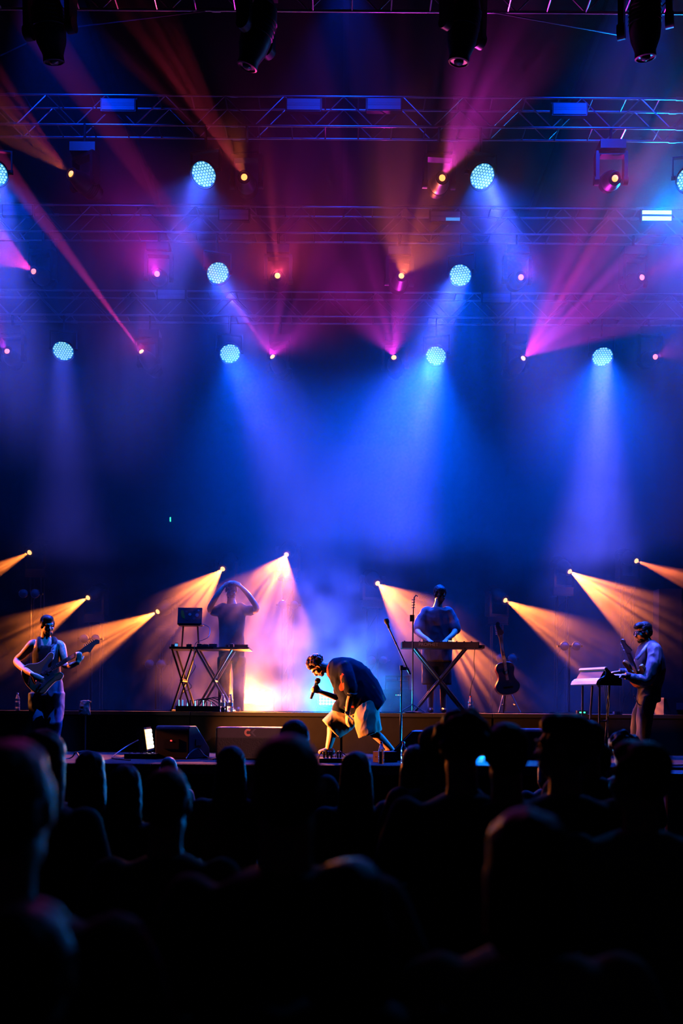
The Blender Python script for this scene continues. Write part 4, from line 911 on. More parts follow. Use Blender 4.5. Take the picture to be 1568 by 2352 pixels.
def hair_short(parent, M, m, s=1.0, vol=1.0, curl=0.002, cscale=120, fringe=False, name='hair'):
    b = MB(); R3 = M.to_3x3()
    def E(c, r): b.ellipsoid(M @ (Vector(c) * s), [k * s * vol for k in r], R3, 14, 10)
    E((0, -0.030, 0.046), (0.083, 0.094, 0.086)); E((0, -0.055, 0.0), (0.078, 0.066, 0.075)); E((0, 0.030, 0.085), (0.062, 0.062, 0.048))
    for k in (-1, 1): E((k * 0.070, 0.006, 0.025), (0.012, 0.038, 0.045))
    if fringe: E((0, 0.066, 0.085), (0.055, 0.034, 0.034))
    return fused(b, name, m, parent, 0.008, 1, curl=curl, cscale=cscale)
def hand(mb, W, d, n, side, curl=0.5, s=1.0, spread=0.0):
    """palm and five fingers: d towards the fingertips, n out of the palm, side = +1/-1 for the thumb"""
    W = Vector(W); d = Vector(d).normalized(); n = Vector(n); n = (n - d * n.dot(d)).normalized(); a = d.cross(n)
    mb.limb([W - d * 0.02 * s, W + d * 0.03 * s, W + d * 0.082 * s], [0.026 * s, 0.040 * s, 0.040 * s], 12, 3, (1, 0.42), n.cross(d) if False else n)
    mb.sections([(W + d * 0.005 * s, a * 0.028 * s, n * 0.016 * s), (W + d * 0.045 * s, a * 0.041 * s, n * 0.016 * s), (W + d * 0.088 * s, a * 0.042 * s, n * 0.013 * s)], 12)
    for i in range(4):
        L = (0.070, 0.080, 0.074, 0.058)[i] * s; p = W + d * 0.082 * s + a * side * (1.5 - i) * 0.0205 * s; pts = [p]; ang = 0.0
        dd0 = (d + a * side * (1.5 - i) * spread).normalized()
        for k, fr in enumerate((0.45, 0.31, 0.24)):
            ang += curl * (0.8, 1.1, 0.8)[k]; dd = dd0 * math.cos(ang) + n * math.sin(ang); p = p + dd * L * fr; pts.append(p)
        mb.limb(pts, [0.0098 * s, 0.0092 * s, 0.0085 * s, 0.0072 * s], 8, 3)
    t0 = W + d * 0.022 * s + a * side * 0.030 * s; td = (d * 0.62 + a * side * 0.62 + n * 0.45).normalized(); t1 = t0 + td * 0.042 * s; t2 = t1 + (td * 0.75 + d * 0.35 + n * 0.3 * (1 + curl)).normalized() * 0.034 * s
    mb.limb([t0, t1, t2], [0.014 * s, 0.0115 * s, 0.0085 * s], 8, 3)
def pair_loft(mb, pairs, Y, depth, n=22, p=2.3, skew=0.0):
    """loft from silhouette edges: (edge a pixel, edge b pixel[, centre depth, half depth])"""
    secs = []
    for q in pairs:
        (ax, ay), (bx, by) = q[0], q[1]; yc = q[2] if len(q) > 2 else Y; hd = q[3] if len(q) > 3 else depth
        A, B = at(ax, ay, yc), at(bx, by, yc); secs.append(((A + B) / 2, (A - B) / 2, Vector((0, hd, 0))))
    return mb.sections(secs, n, p)
def shoe(parent, heel, toe, m=M_LEATHER, name='shoe', r=0.045, up=(0, 0, 1)):
    heel, toe = Vector(heel), Vector(toe); u = Vector(up); b = MB()
    b.limb([heel + u * r, heel.lerp(toe, 0.5) + u * r * 0.95, toe - (toe - heel).normalized() * r + u * r * 0.75], [r, r * 1.0, r * 0.75], 12, 3)
    fused(b, name, m, parent, 0.01, 2)
def person(label, base, group):
    return thing('person', label, 'person', base, group=group)
class Fig:
    """a figure whose pieces are given in world space and parented to an Empty at its feet"""
    def __init__(s, label, base, group): s.t = person(label, base, group); s.off = Vector(base)
    def done(s):
        for o in s.t.children: o.location = Vector(o.location) - s.off

# ------------------------------------------------------------------ the singer, bent over his microphone
BAND = 'musicians on the stage'
Y = 12.4
def J(x, y, dy=0.0): return at(x, y, Y + dy)
FG = Fig('singer bent low over a microphone in a dark patterned shirt and khaki shorts', (J(822, 1700).x, Y, DECK), BAND); t = FG.t
b = MB()
Mh = head_matrix(J(729, 1531), (-0.44, -0.10, -0.90), (-0.90, 0, 0.43)); head_skin(b, Mh, 0.98)
b.limb([J(737, 1531), J(752, 1535), J(768, 1540)], [0.062, 0.066, 0.085], 12, 3)
pair_loft(b, [((770, 1516), (764, 1566)), ((800, 1520), (780, 1588)), ((835, 1540), (796, 1608)), ((858, 1580), (810, 1622)), ((862, 1608), (826, 1640))], Y, 0.16)
# near (left) arm straight down, far (right) arm holding the microphone
b.limb([J(788, 1538, -0.20), J(800, 1570, -0.26), J(806, 1592, -0.27), J(801, 1615, -0.29), J(797, 1640, -0.30)], [0.060, 0.052, 0.044, 0.040, 0.028], 12, 4)
hand(b, J(797, 1641, -0.30), (0.02, -0.05, -1), (0.8, 0.5, 0), 1, 0.22, 1.0)
b.limb([J(776, 1540, 0.2), J(782, 1580, 0.20), J(777, 1602, 0.12), J(755, 1596, 0.02), J(732, 1588, -0.03)], [0.058, 0.05, 0.042, 0.036, 0.027], 12, 4)
hand(b, J(735, 1588, -0.03), (-0.9, -0.15, 0.25), (0.1, -1.0, 0.0), 1, 1.0, 1.0)
# legs
b.limb([J(842, 1622, 0.12), J(800, 1640, 0.15), J(766, 1660, 0.15), J(761, 1690, 0.14), J(753, 1722, 0.14)], [0.095, 0.08, 0.062, 0.060, 0.036], 12, 4)
b.limb([J(846, 1628, -0.12), J(848, 1652, -0.14), J(852, 1675, -0.16), J(874, 1697, -0.16), J(900, 1723, -0.15)], [0.095, 0.082, 0.062, 0.058, 0.036], 12, 4)
for (ax, ay, dy, tx) in ((753, 1722, 0.14, -0.16), (900, 1723, -0.15, -0.16)):
    b.limb([J(ax, ay, dy), J(ax, ay, dy) + Vector((tx * 0.6, 0, -0.03))], [0.036, 0.03], 10, 2)
fused(b, 'body', M_SKIN, t, 0.0075, 2)
face_parts(t, Mh, 0.98, M_HAIR_BR, M_HAIR_BR)
hb = MB(); rnd = random.Random(5); R3 = Mh.to_3x3()
for k in range(85):
    th = rnd.uniform(0, 2 * PI); ph = rnd.uniform(-0.35, 1.0); z = ph; rr = math.sqrt(max(0, 1 - z * z))
    p = Vector((rr * math.cos(th) * 0.088, rr * math.sin(th) * 0.105 - 0.022, z * 0.098 + 0.034))
    if p.y > 0.035 and p.z < 0.075: continue
    if p.y > -0.01 and p.z < 0.03 and abs(p.x) > 0.05: continue
    hb.ellipsoid(Mh @ p, [rnd.uniform(0.018, 0.032)] * 3, None, 8, 6)
hb.ellipsoid(Mh @ Vector((0, -0.03, 0.045)), (0.086, 0.096, 0.09), R3)
fused(hb, 'curly_hair', M_HAIR_BR, t, 0.007, 1, curl=0.006, cscale=70)
# loose shirt with wide sleeves and collar
M_SHIRT = mat('navy_printed_shirt', (0.008, 0.010, 0.026), 0.85, 0.0, 0.3, 8.0, 0.2, spec=0.05)
def print_on(m, c2, thr, scale):
    nt = m.node_tree; bs = nt.nodes['Principled BSDF']; tc = nt.nodes.new('ShaderNodeTexCoord'); vz = nt.nodes.new('ShaderNodeTexNoise'); vz.inputs['Scale'].default_value = scale; vz.inputs['Detail'].default_value = 1.0; vz.inputs['Distortion'].default_value = 1.2
    nt.links.new(tc.outputs['Object'], vz.inputs['Vector']); mr = nt.nodes.new('ShaderNodeMapRange'); mr.inputs[1].default_value = thr; mr.inputs[2].default_value = thr + 0.02; nt.links.new(vz.outputs[0], mr.inputs[0])
    mx = nt.nodes.new('ShaderNodeMix'); mx.data_type = 'RGBA'; old = bs.inputs['Base Color'].links[0].from_socket
    nt.links.new(mr.outputs[0], mx.inputs[0]); nt.links.new(old, mx.inputs[6]); mx.inputs[7].default_value = (*c2, 1); nt.links.new(mx.outputs[2], bs.inputs['Base Color'])
print_on(M_SHIRT, (0.45, 0.05, 0.03), 0.64, 5.5)
sb = MB()
pair_loft(sb, [((756, 1521), (756, 1553), Y, 0.10), ((766, 1513), (759, 1566), Y, 0.18), ((785, 1510), (767, 1581), Y, 0.23), ((806, 1512), (775, 1600), Y, 0.235), ((828, 1521), (780, 1617), Y, 0.23), ((849, 1538), (776, 1628), Y, 0.225), ((866, 1562), (800, 1640), Y, 0.225), ((877, 1585), (824, 1650), Y, 0.225), ((887, 1606), (845, 1655), Y, 0.22)], Y, 0.22, 26)
pair_loft(sb, [((800, 1612), (772, 1608), Y + 0.05, 0.16), ((790, 1626), (764, 1622), Y + 0.05, 0.16), ((798, 1640), (762, 1630), Y + 0.05, 0.15)], Y, 0.15)
sb.limb([J(790, 1535, -0.16), J(800, 1560, -0.26), J(806, 1586, -0.28)], [0.095, 0.088, 0.082], 14, 4)
sb.limb([J(776, 1545, 0.16), J(779, 1570, 0.22), J(780, 1590, 0.20)], [0.09, 0.08, 0.075], 14, 4)
fused(sb, 'shirt', M_SHIRT, t, 0.011, 3, wrinkle=0.008, wscale=8)
cl = MB(); cl.tube([J(757, 1521, -0.08), J(752, 1534, -0.105), J(753, 1550, -0.09), J(762, 1563, -0.05), J(764, 1566, 0.03)], [0.012, 0.02, 0.024, 0.022, 0.012], 8, True, (1, 0.4)); cl.build('collar', mat('collar_lining', (0.35, 0.03, 0.02), 0.7), t)
MB().tube([J(796 + 12.5 * math.cos(a) , 1590.5 + 3 * math.sin(a) + (12.5 * math.cos(a)) * 0.15 + 0 , -0.28 - 0.078 * math.sin(a)) + Vector((0.055, 0, 0)) for a in (2 * PI * k / 18 for k in range(19))], 0.011, 6).build('sleeve_cuff', mat('cuff_cloth', (0.02, 0.02, 0.035), 0.6), t)
# shorts
sh = MB()
pair_loft(sh, [((868, 1596), (800, 1650), Y + 0.02, 0.19), ((830, 1606), (818, 1664), Y + 0.10, 0.17), ((795, 1613), (806, 1676), Y + 0.13, 0.145), ((765, 1630), (793, 1686), Y + 0.15, 0.14), ((741, 1654), (779, 1694), Y + 0.15, 0.15)], Y, 0.15, 24)
pair_loft(sh, [((868, 1600), (812, 1622), Y - 0.05, 0.18), ((869, 1630), (814, 1655), Y - 0.12, 0.155), ((872, 1656), (818, 1682), Y - 0.15, 0.14), ((876, 1677), (823, 1695), Y - 0.16, 0.145)], Y, 0.15, 24)
fused(sh, 'shorts', M_SHORTS, t, 0.009, 1, wrinkle=0.009, wscale=10)
shoe(t, J(757, 1722, 0.14) * Vector((1, 1, 0)) + Vector((0.02, 0, DECK)), J(735, 1735, 0.14) * Vector((1, 1, 0)) + Vector((0, 0, DECK)), r=0.05)
shoe(t, J(905, 1722, -0.15) * Vector((1, 1, 0)) + Vector((0.02, 0, DECK)), J(882, 1735, -0.15) * Vector((1, 1, 0)) + Vector((0, 0, DECK)), r=0.05)
MB().lathe(J(798, 1637, -0.30), [(0.033, -0.012), (0.036, 0.0), (0.033, 0.012)], (0.06, 0.1, 1), 14).lathe(J(796, 1637, -0.335), [(0.018, 0), (0.018, 0.008), (0.012, 0.012)], (-0.2, -1, 0), 12).build('wristwatch', M_CHROME, t)
FG.done()
a, c = J(713.5, 1605, -0.06), J(731, 1559.5, -0.04); mt = thing('microphone', 'black handheld microphone held to the bent singer\'s mouth', 'microphone', a)
ax = (c - a).normalized(); L = (c - a).length
MB().lathe((0, 0, 0), [(0.014, 0), (0.018, 0.006), (0.019, L * 0.5), (0.024, L * 0.80)], ax, 14).build('handle', M_BLACK, mt)
MB().lathe((0, 0, 0), [(0.025, L * 0.79), (0.033, L * 0.84), (0.034, L * 0.93), (0.026, L * 1.02), (0.008, L * 1.05)], ax, 16).build('grille_head', M_GRILLE, mt)
MB().lathe((0, 0, 0), [(0.035, L * 0.865), (0.036, L * 0.885), (0.035, L * 0.905)], ax, 16).build('ring', M_CHROME, mt)

# ------------------------------------------------------------------ the guitarist
Y = 12.5
FG = Fig('guitarist in a black tank top and blue jeans looking down at his hand', (J(107, 1700).x, Y, DECK), BAND); t = FG.t
b = MB(); Mh = head_matrix(J(109, 1437), (0.55, -0.80, -0.22), (0.08, -0.15, 1)); head_skin(b, Mh, 1.02)
b.limb([J(106, 1448), J(105, 1458), J(106, 1470)], [0.056, 0.058, 0.075], 12, 3)
b.sections([(J(108, 1562), (0.155, 0, 0), (0, 0.10, 0)), (J(107, 1530), (0.158, 0, 0), (0, 0.105, 0)), (J(107, 1500), (0.165, 0, 0), (0, 0.115, 0)), (J(107, 1484), (0.165, 0, 0), (0, 0.11, 0)), (J(106, 1472), (0.14, 0, 0), (0, 0.08, 0)), (J(106, 1465), (0.07, 0, 0), (0, 0.06, 0))], 22)
b.limb([J(80, 1479), J(72, 1483), J(54, 1503, 0.03), J(38, 1519, 0.03), J(54, 1536, -0.26), J(75, 1549, -0.42)], [0.062, 0.062, 0.052, 0.043, 0.042, 0.029], 12, 4)
hand(b, J(76, 1550, -0.43), (0.80, 0.15, -0.45), (0.2, 0.9, -0.2), -1, 0.45, 1.0)
b.limb([J(133, 1480), J(140, 1485), J(146, 1508, -0.04), J(149, 1528, -0.06), J(163, 1529, -0.20), J(179, 1521, -0.27)], [0.060, 0.060, 0.048, 0.042, 0.038, 0.029], 12, 4)
hand(b, J(180, 1520, -0.27), (0.12, -0.1, 1), (-0.5, 0.85, 0), -1, 0.75, 1.0)
for (kx, ax_) in ((86, 94), (127, 121)): b.limb([J(97 if kx < 100 else 118, 1575), J(kx, 1650), J(ax_, 1722)], [0.085, 0.06, 0.04], 10, 4)
fused(b, 'body', M_SKIN, t, 0.008, 2)
face_parts(t, Mh, 1.02, M_HAIR_BK, mat('short_beard', (0.05, 0.03, 0.025), 0.7)); hair_short(t, Mh, M_HAIR_BK, 1.02, 1.0, 0.0015)
sb = MB()
sb.sections([(J(108, 1572), (0.178, 0, 0), (0, 0.125, 0)), (J(108, 1550), (0.172, 0, 0), (0, 0.122, 0)), (J(107, 1525), (0.168, 0, 0), (0, 0.122, 0)), (J(107, 1502), (0.172, 0, 0), (0, 0.128, 0)), (J(107, 1489), (0.155, 0, 0), (0, 0.122, 0)), (J(107, 1484), (0.125, 0, 0), (0, 0.115, 0))], 24)
for x in (90, 124): sb.limb([J(x, 1490, -0.105), J(x - (1 if x < 100 else -1), 1474, -0.075), J(x, 1467, 0.0), J(x, 1478, 0.09)], [0.030] * 4, 10, 4)
fused(sb, 'tank_top', M_TANK, t, 0.010, 2, wrinkle=0.004, wscale=10)
jb = MB()
jb.sections([(J(108, 1556), (0.175, 0, 0), (0, 0.125, 0)), (J(108, 1580), (0.195, 0, 0), (0, 0.14, 0)), (J(108, 1600), (0.20, 0, 0), (0, 0.14, 0))], 24)
jb.sections([(J(86, 1592), (0.105, 0, 0), (0, 0.13, 0)), (J(87, 1625), (0.105, 0, 0), (0, 0.12, 0)), (J(90, 1660, -0.05), (0.09, 0, 0), (0, 0.10, 0)), (J(94, 1700), (0.088, 0, 0), (0, 0.10, 0)), (J(96, 1726), (0.088, 0, 0), (0, 0.105, 0))], 20)
jb.sections([(J(127, 1592), (0.108, 0, 0), (0, 0.13, 0)), (J(127, 1625), (0.105, 0, 0), (0, 0.12, 0)), (J(125, 1660, -0.07), (0.09, 0, 0), (0, 0.10, 0)), (J(119, 1700), (0.082, 0, 0), (0, 0.10, 0)), (J(116, 1726), (0.085, 0, 0), (0, 0.105, 0))], 20)
fused(jb, 'jeans', M_DENIM, t, 0.011, 3, wrinkle=0.009, wscale=9)
for x in (94, 117): p = J(x, 1735); shoe(t, (p.x, Y + 0.08, DECK), (p.x + 0.02, Y - 0.18, DECK))
FG.done()
A = at(112, 1541, 12.24); B_ = at(199, 1491, 12.38); ax = (B_ - A).normalized(); fn = Vector((0.12, -1, 0.22)); fn = (fn - ax * fn.dot(ax)).normalized()
g = guitar('electric_guitar', 'offset electric guitar with a dark pickguard played by the standing guitarist', basis(ax, fn.cross(ax), fn, A), [(x * 1.04, y * 1.22) for x, y in OFFSET], M_WOOD, M_NECK, True, 0.44)
MB().prism(smooth_poly([(x * 1.055, y * 1.235) for x, y in OFFSET]), Matrix.Identity(4), -0.014, 0.014).build('binding', M_WHITE, g, smooth=False)
Mi = g.matrix_world.inverted()
st_ = MB().tube([Mi @ p for p in (at(112, 1512, 12.26), at(121, 1500, 12.33), at(125, 1482, 12.38), at(127, 1468, 12.46), at(124, 1463, 12.54), at(112, 1475, 12.66))], [0.03] * 6, 8, True, (1, 0.18), (0, 0, 1)).build('strap', M_LEATHER, g)
for k, (x, y) in enumerate(((121, 1482), (122, 1491), (123, 1497), (123.5, 1503))): MB().box(Mi @ at(x, y, 12.31), (0.03, 0.012, 0.006) if k else (0.05, 0.02, 0.006)).build('strap_print', M_GREYPLATE, g, smooth=False)

# ------------------------------------------------------------------ the bass player at the keyboard
Y = 12.6
FG = Fig('bass player in sunglasses and a grey-sleeved jacket reaching to the keyboard', (J(1480, 1700).x, Y, DECK), BAND); t = FG.t
b = MB(); Mh = head_matrix(J(1476, 1453), (-0.96, -0.22, -0.20), (-0.06, 0, 1)); head_skin(b, Mh, 1.03)
b.limb([J(1481, 1464), J(1486, 1474), J(1490, 1488)], [0.056, 0.06, 0.08], 12, 3)
pair_loft(b, [((1470, 1488), (1508, 1484)), ((1466, 1515), (1518, 1515)), ((1472, 1560), (1512, 1565)), ((1472, 1590), (1508, 1592))], Y, 0.16)
b.limb([J(1503, 1492, -0.20), J(1496, 1530, -0.26), J(1484, 1562, -0.26), J(1455, 1557, -0.30), J(1430, 1552, -0.30)], [0.055, 0.05, 0.044, 0.036, 0.027], 12, 4)
hand(b, J(1429, 1551, -0.30), (-1, -0.05, -0.05), (0, 0.1, -1), 1, 0.28, 1.05)
b.limb([J(1484, 1494, 0.20), J(1470, 1530, 0.24), J(1458, 1552, 0.22), J(1440, 1546, 0.16), J(1424, 1543, 0.12)], [0.055, 0.05, 0.043, 0.036, 0.027], 12, 4)
hand(b, J(1423, 1543, 0.12), (-1, -0.05, -0.15), (0, -0.1, -1), -1, 0.28, 1.05)
for (x0, kx, ax_, dy) in ((1490, 1480, 1475, -0.1), (1486, 1470, 1462, 0.12)): b.limb([J(x0, 1595, dy), J(kx, 1662, dy), J(ax_, 1722, dy)], [0.085, 0.06, 0.04], 10, 4)
fused(b, 'body', M_SKIN, t, 0.008, 2)
face_parts(t, Mh, 1.03, M_HAIR_BK, M_HAIR_BK); hair_short(t, Mh, M_HAIR_BK, 1.03, 1.03, 0.003, 90, True)
gl = MB(); R3 = Mh.to_3x3()
for k in (-1, 1):
    gl.ellipsoid(Mh @ Vector((k * 0.034, 0.101, 0.000)), (0.028, 0.005, 0.021), R3, 14, 6)
    gl.tube([Mh @ Vector(p) for p in ((k * 0.06, 0.095, 0.006), (k * 0.078, 0.05, 0.008), (k * 0.083, -0.01, 0.010))], 0.004, 6)
gl.tube([Mh @ Vector(p) for p in ((-0.012, 0.108, 0.006), (0.012, 0.108, 0.006))], 0.003, 6); gl.build('sunglasses', M_GLASSDARK, t)
M_JDARK = mat('jacket_dark_panels', (0.02, 0.022, 0.035), 0.6, 0, 0.2, 12, 0.2)
jb = MB()
pair_loft(jb, [((1474, 1477), (1499, 1470), Y, 0.09), ((1467, 1487), (1508, 1478), Y, 0.17), ((1463, 1500), (1516, 1490), Y, 0.21), ((1460, 1518), (1523, 1512), Y, 0.22), ((1461, 1542), (1525, 1538), Y, 0.215), ((1467, 1566), (1521, 1564), Y, 0.205), ((1473, 1582), (1512, 1588), Y, 0.19)], Y, 0.2, 26)
fused(jb, 'jacket', M_JDARK, t, 0.011, 3, wrinkle=0.007, wscale=9)
for nm, pts, rr in (('sleeve', [J(1502, 1492, -0.20), J(1500, 1525, -0.27), J(1485, 1560, -0.28), J(1462, 1560, -0.30), J(1442, 1553, -0.30)], [0.085, 0.082, 0.080, 0.062, 0.042]), ('sleeve', [J(1480, 1494, 0.18), J(1468, 1528, 0.24), J(1458, 1548, 0.23), J(1442, 1546, 0.16), J(1428, 1543, 0.12)], [0.085, 0.08, 0.075, 0.058, 0.042])):
    s_ = MB(); s_.limb(pts, rr, 14, 5); fused(s_, nm, M_JACKET, t, 0.011, 3, wrinkle=0.008, wscale=10)
for q in (J(1441, 1553, -0.30), J(1427, 1543, 0.12)): MB().lathe(q, [(0.044, -0.03), (0.047, 0), (0.044, 0.03)], (-1, -0.02, 0.05), 14).build('cuff', M_JDARK, t)
tb = MB()
pair_loft(tb, [((1467, 1574), (1514, 1578), Y, 0.195), ((1465, 1600), (1514, 1600), Y, 0.20), ((1466, 1612), (1512, 1612), Y, 0.19)], Y, 0.19, 24)
pair_loft(tb, [((1468, 1598), (1508, 1598), Y - 0.09, 0.11), ((1462, 1640), (1500, 1640), Y - 0.1, 0.105), ((1462, 1690), (1492, 1690), Y - 0.1, 0.10), ((1462, 1728), (1490, 1728), Y - 0.1, 0.10)], Y, 0.1)
pair_loft(tb, [((1466, 1598), (1504, 1598), Y + 0.1, 0.11), ((1452, 1640), (1488, 1640), Y + 0.12, 0.105), ((1448, 1690), (1478, 1690), Y + 0.12, 0.10), ((1447, 1728), (1475, 1728), Y + 0.12, 0.10)], Y, 0.1)
fused(tb, 'trousers', M_BLKCLOTH, t, 0.012, 3, wrinkle=0.008, wscale=9)
for x, dy in ((1478, -0.1), (1463, 0.12)): p = J(x, 1735, dy); shoe(t, (p.x + 0.08, p.y, DECK), (p.x - 0.18, p.y, DECK))
ch = [J(1455 + 1.5 * math.sin(k), 1595 + 0 * k, -0.24) for k in range(1)]
for k in range(13):
    u = k / 12; p = J(1455 + 17 * u, 1595 + 25 * math.sin(u * PI * 0.55), -0.26); MB().ellipsoid(p, (0.010, 0.006, 0.007), None, 8, 6).build('chain_link', M_CHROME, t)
for k, (x, y) in enumerate(((1519, 1508), (1521, 1513), (1519, 1518), (1524, 1525))): MB().ellipsoid(J(x, y, -0.06), (0.012, 0.03, 0.012), None, 8, 6).build('back_print', M_GREYPLATE, t)
MB().tube([J(1490, 1470, -0.06), J(1484, 1482, -0.17), J(1472, 1500, -0.22), J(1461, 1514, -0.22)], 0.026, 8, True, (1, 0.2)).build('shoulder_strap', M_LEATHER, t)
FG.done()
A = at(1462, 1541, 12.42); B_ = at(1441, 1489, 12.22); ax = (B_ - A).normalized(); fn = Vector((-0.72, -0.62, -0.1)); fn = (fn - ax * fn.dot(ax)).normalized()
guitar('bass_guitar', 'amber-bodied bass guitar hanging upright on the player at the keyboard', basis(ax, fn.cross(ax), fn, A), OFFSET, M_BASSBODY, M_NECK, False, 0.26)

# ------------------------------------------------------------------ the laptop player with his hands on his head
Y = 14.35
FG = Fig('bearded person behind the laptop table with both hands on his head', (J(532, 1600).x, Y, RISER), BAND); t = FG.t
b = MB(); Mh = head_matrix(J(531, 1356), (0.08, -0.90, -0.35), (0.03, -0.3, 1)); head_skin(b, Mh, 1.03)
b.limb([J(531, 1366), J(531, 1378), J(532, 1390)], [0.058, 0.06, 0.08], 12, 3)
b.sections([(J(532, 1392), (0.12, 0, 0), (0, 0.08, 0)), (J(532, 1405), (0.17, 0, 0), (0, 0.11, 0)), (J(532, 1440), (0.16, 0, 0), (0, 0.11, 0)), (J(532, 1490), (0.15, 0, 0), (0, 0.11, 0))], 20)
b.limb([J(508, 1399), J(494, 1404, -0.05), J(482, 1398, -0.12), J(498, 1368, -0.14), J(512, 1348, -0.08)], [0.06, 0.052, 0.045, 0.038, 0.028], 12, 4)
hand(b, J(513, 1347, -0.08), (0.85, 0.0, 0.55), (0.3, 0.8, -0.5), 1, 0.3, 1.0)
b.limb([J(556, 1399), J(573, 1404, -0.05), J(589, 1397, -0.12), J(570, 1366, -0.14), J(553, 1348, -0.08)], [0.06, 0.052, 0.045, 0.038, 0.028], 12, 4)
hand(b, J(552, 1347, -0.08), (-0.85, 0.0, 0.55), (-0.3, 0.8, -0.5), -1, 0.3, 1.0)
for x in (516, 548): b.limb([J(x, 1500), J(x, 1565), J(x - 2, 1625)], [0.085, 0.06, 0.04], 10, 4)
fused(b, 'body', M_SKIN, t, 0.009, 2); face_parts(t, Mh, 1.03, M_HAIR_BK, M_HAIR_BK); hair_short(t, Mh, M_HAIR_BK, 1.03, 1.0, 0.001)
sb = MB(); sb.sections([(J(532, 1388), (0.09, 0, 0), (0, 0.08, 0)), (J(532, 1396), (0.175, 0, 0), (0, 0.11, 0)), (J(532, 1412), (0.195, 0, 0), (0, 0.13, 0)), (J(532, 1450), (0.18, 0, 0), (0, 0.13, 0)), (J(532, 1505), (0.185, 0, 0), (0, 0.135, 0))], 22)
for s_, pts in ((-1, [J(512, 1398), J(500, 1403, -0.03), J(491, 1403, -0.07)]), (1, [J(552, 1398), J(566, 1403, -0.03), J(577, 1402, -0.07)])): sb.limb(pts, [0.085, 0.075, 0.072], 12, 4)
fused(sb, 'black_shirt', M_TANK, t, 0.012, 3, wrinkle=0.006)
tb = MB(); tb.sections([(J(532, 1496), (0.18, 0, 0), (0, 0.13, 0)), (J(532, 1520), (0.19, 0, 0), (0, 0.135, 0))], 20)
for x in (515, 549): tb.sections([(J(x, 1510), (0.1, 0, 0), (0, 0.12, 0)), (J(x, 1570), (0.085, 0, 0), (0, 0.10, 0)), (J(x - 2, 1632), (0.075, 0, 0), (0, 0.09, 0))], 18)
fused(tb, 'trousers', M_BLKCLOTH, t, 0.012, 3, wrinkle=0.007)
for x in (514, 548): p = J(x, 1632); shoe(t, (p.x, Y + 0.08, RISER), (p.x, Y - 0.17, RISER))
FG.done()

# ------------------------------------------------------------------ the synthesizer player veiled by the amber beam
Y = 14.6
FG = Fig('synthesizer player in a loose shirt veiled by an amber beam', (J(1010, 1600).x, Y, RISER), BAND); t = FG.t
b = MB(); Mh = head_matrix(J(1010, 1366), (0.25, -0.85, -0.45), (0.05, -0.3, 1)); head_skin(b, Mh, 1.03)
b.limb([J(1009, 1376), J(1007, 1386), J(1005, 1398)], [0.058, 0.06, 0.08], 12, 3)
b.sections([(J(1004, 1400), (0.12, 0, 0), (0, 0.08, 0)), (J(1003, 1412), (0.18, 0, 0), (0, 0.11, 0)), (J(1003, 1450), (0.17, 0, 0), (0, 0.11, 0)), (J(1003, 1500), (0.16, 0, 0), (0, 0.11, 0))], 20)
b.limb([J(978, 1408), J(960, 1438, -0.05), J(962, 1455, -0.2), J(984, 1470, -0.42)], [0.06, 0.048, 0.042, 0.028], 12, 4); hand(b, J(984, 1470, -0.42), (0.3, -0.9, -0.3), (0, -0.3, -1), 1, 0.3)
b.limb([J(1028, 1408), J(1044, 1438, -0.05), J(1042, 1455, -0.2), J(1024, 1470, -0.42)], [0.06, 0.048, 0.042, 0.028], 12, 4); hand(b, J(1024, 1470, -0.42), (-0.3, -0.9, -0.3), (0, -0.3, -1), -1, 0.3)
for x in (988, 1018): b.limb([J(x, 1505), J(x, 1565), J(x, 1625)], [0.085, 0.058, 0.04], 10, 4)
fused(b, 'body', M_SKIN, t, 0.009, 2); face_parts(t, Mh, 1.03, M_HAIR_BK); hair_short(t, Mh, M_HAIR_BK, 1.03, 1.05, 0.005, 60)
sb = MB(); sb.sections([(J(1005, 1396), (0.09, 0, 0), (0, 0.08, 0)), (J(1004, 1404), (0.19, 0, 0), (0, 0.11, 0)), (J(1003, 1420), (0.215, 0, 0), (0, 0.13, 0)), (J(1003, 1470), (0.22, 0, 0), (0, 0.14, 0)), (J(1003, 1520), (0.225, 0, 0), (0, 0.15, 0))], 22)
for pts in ([J(980, 1407), J(966, 1428, -0.03), J(961, 1445, -0.08)], [J(1027, 1407), J(1040, 1428, -0.03), J(1044, 1445, -0.08)]): sb.limb(pts, [0.09, 0.085, 0.085], 12, 4)
fused(sb, 'loose_shirt', mat('pale_shirt', (0.13, 0.10, 0.12), 0.85), t, 0.012, 3, wrinkle=0.008)
tb = MB(); tb.sections([(J(1003, 1500), (0.19, 0, 0), (0, 0.13, 0)), (J(1003, 1530), (0.2, 0, 0), (0, 0.135, 0))], 20)
for x in (986, 1019): tb.sections([(J(x, 1520), (0.105, 0, 0), (0, 0.12, 0)), (J(x, 1572), (0.11, 0, 0), (0, 0.12, 0))], 18)
fused(tb, 'dark_shorts', M_BLKCLOTH, t, 0.012, 3, wrinkle=0.007)
for x in (988, 1018): p = J(x, 1632); shoe(t, (p.x, Y + 0.08, RISER), (p.x, Y - 0.17, RISER))
FG.done()

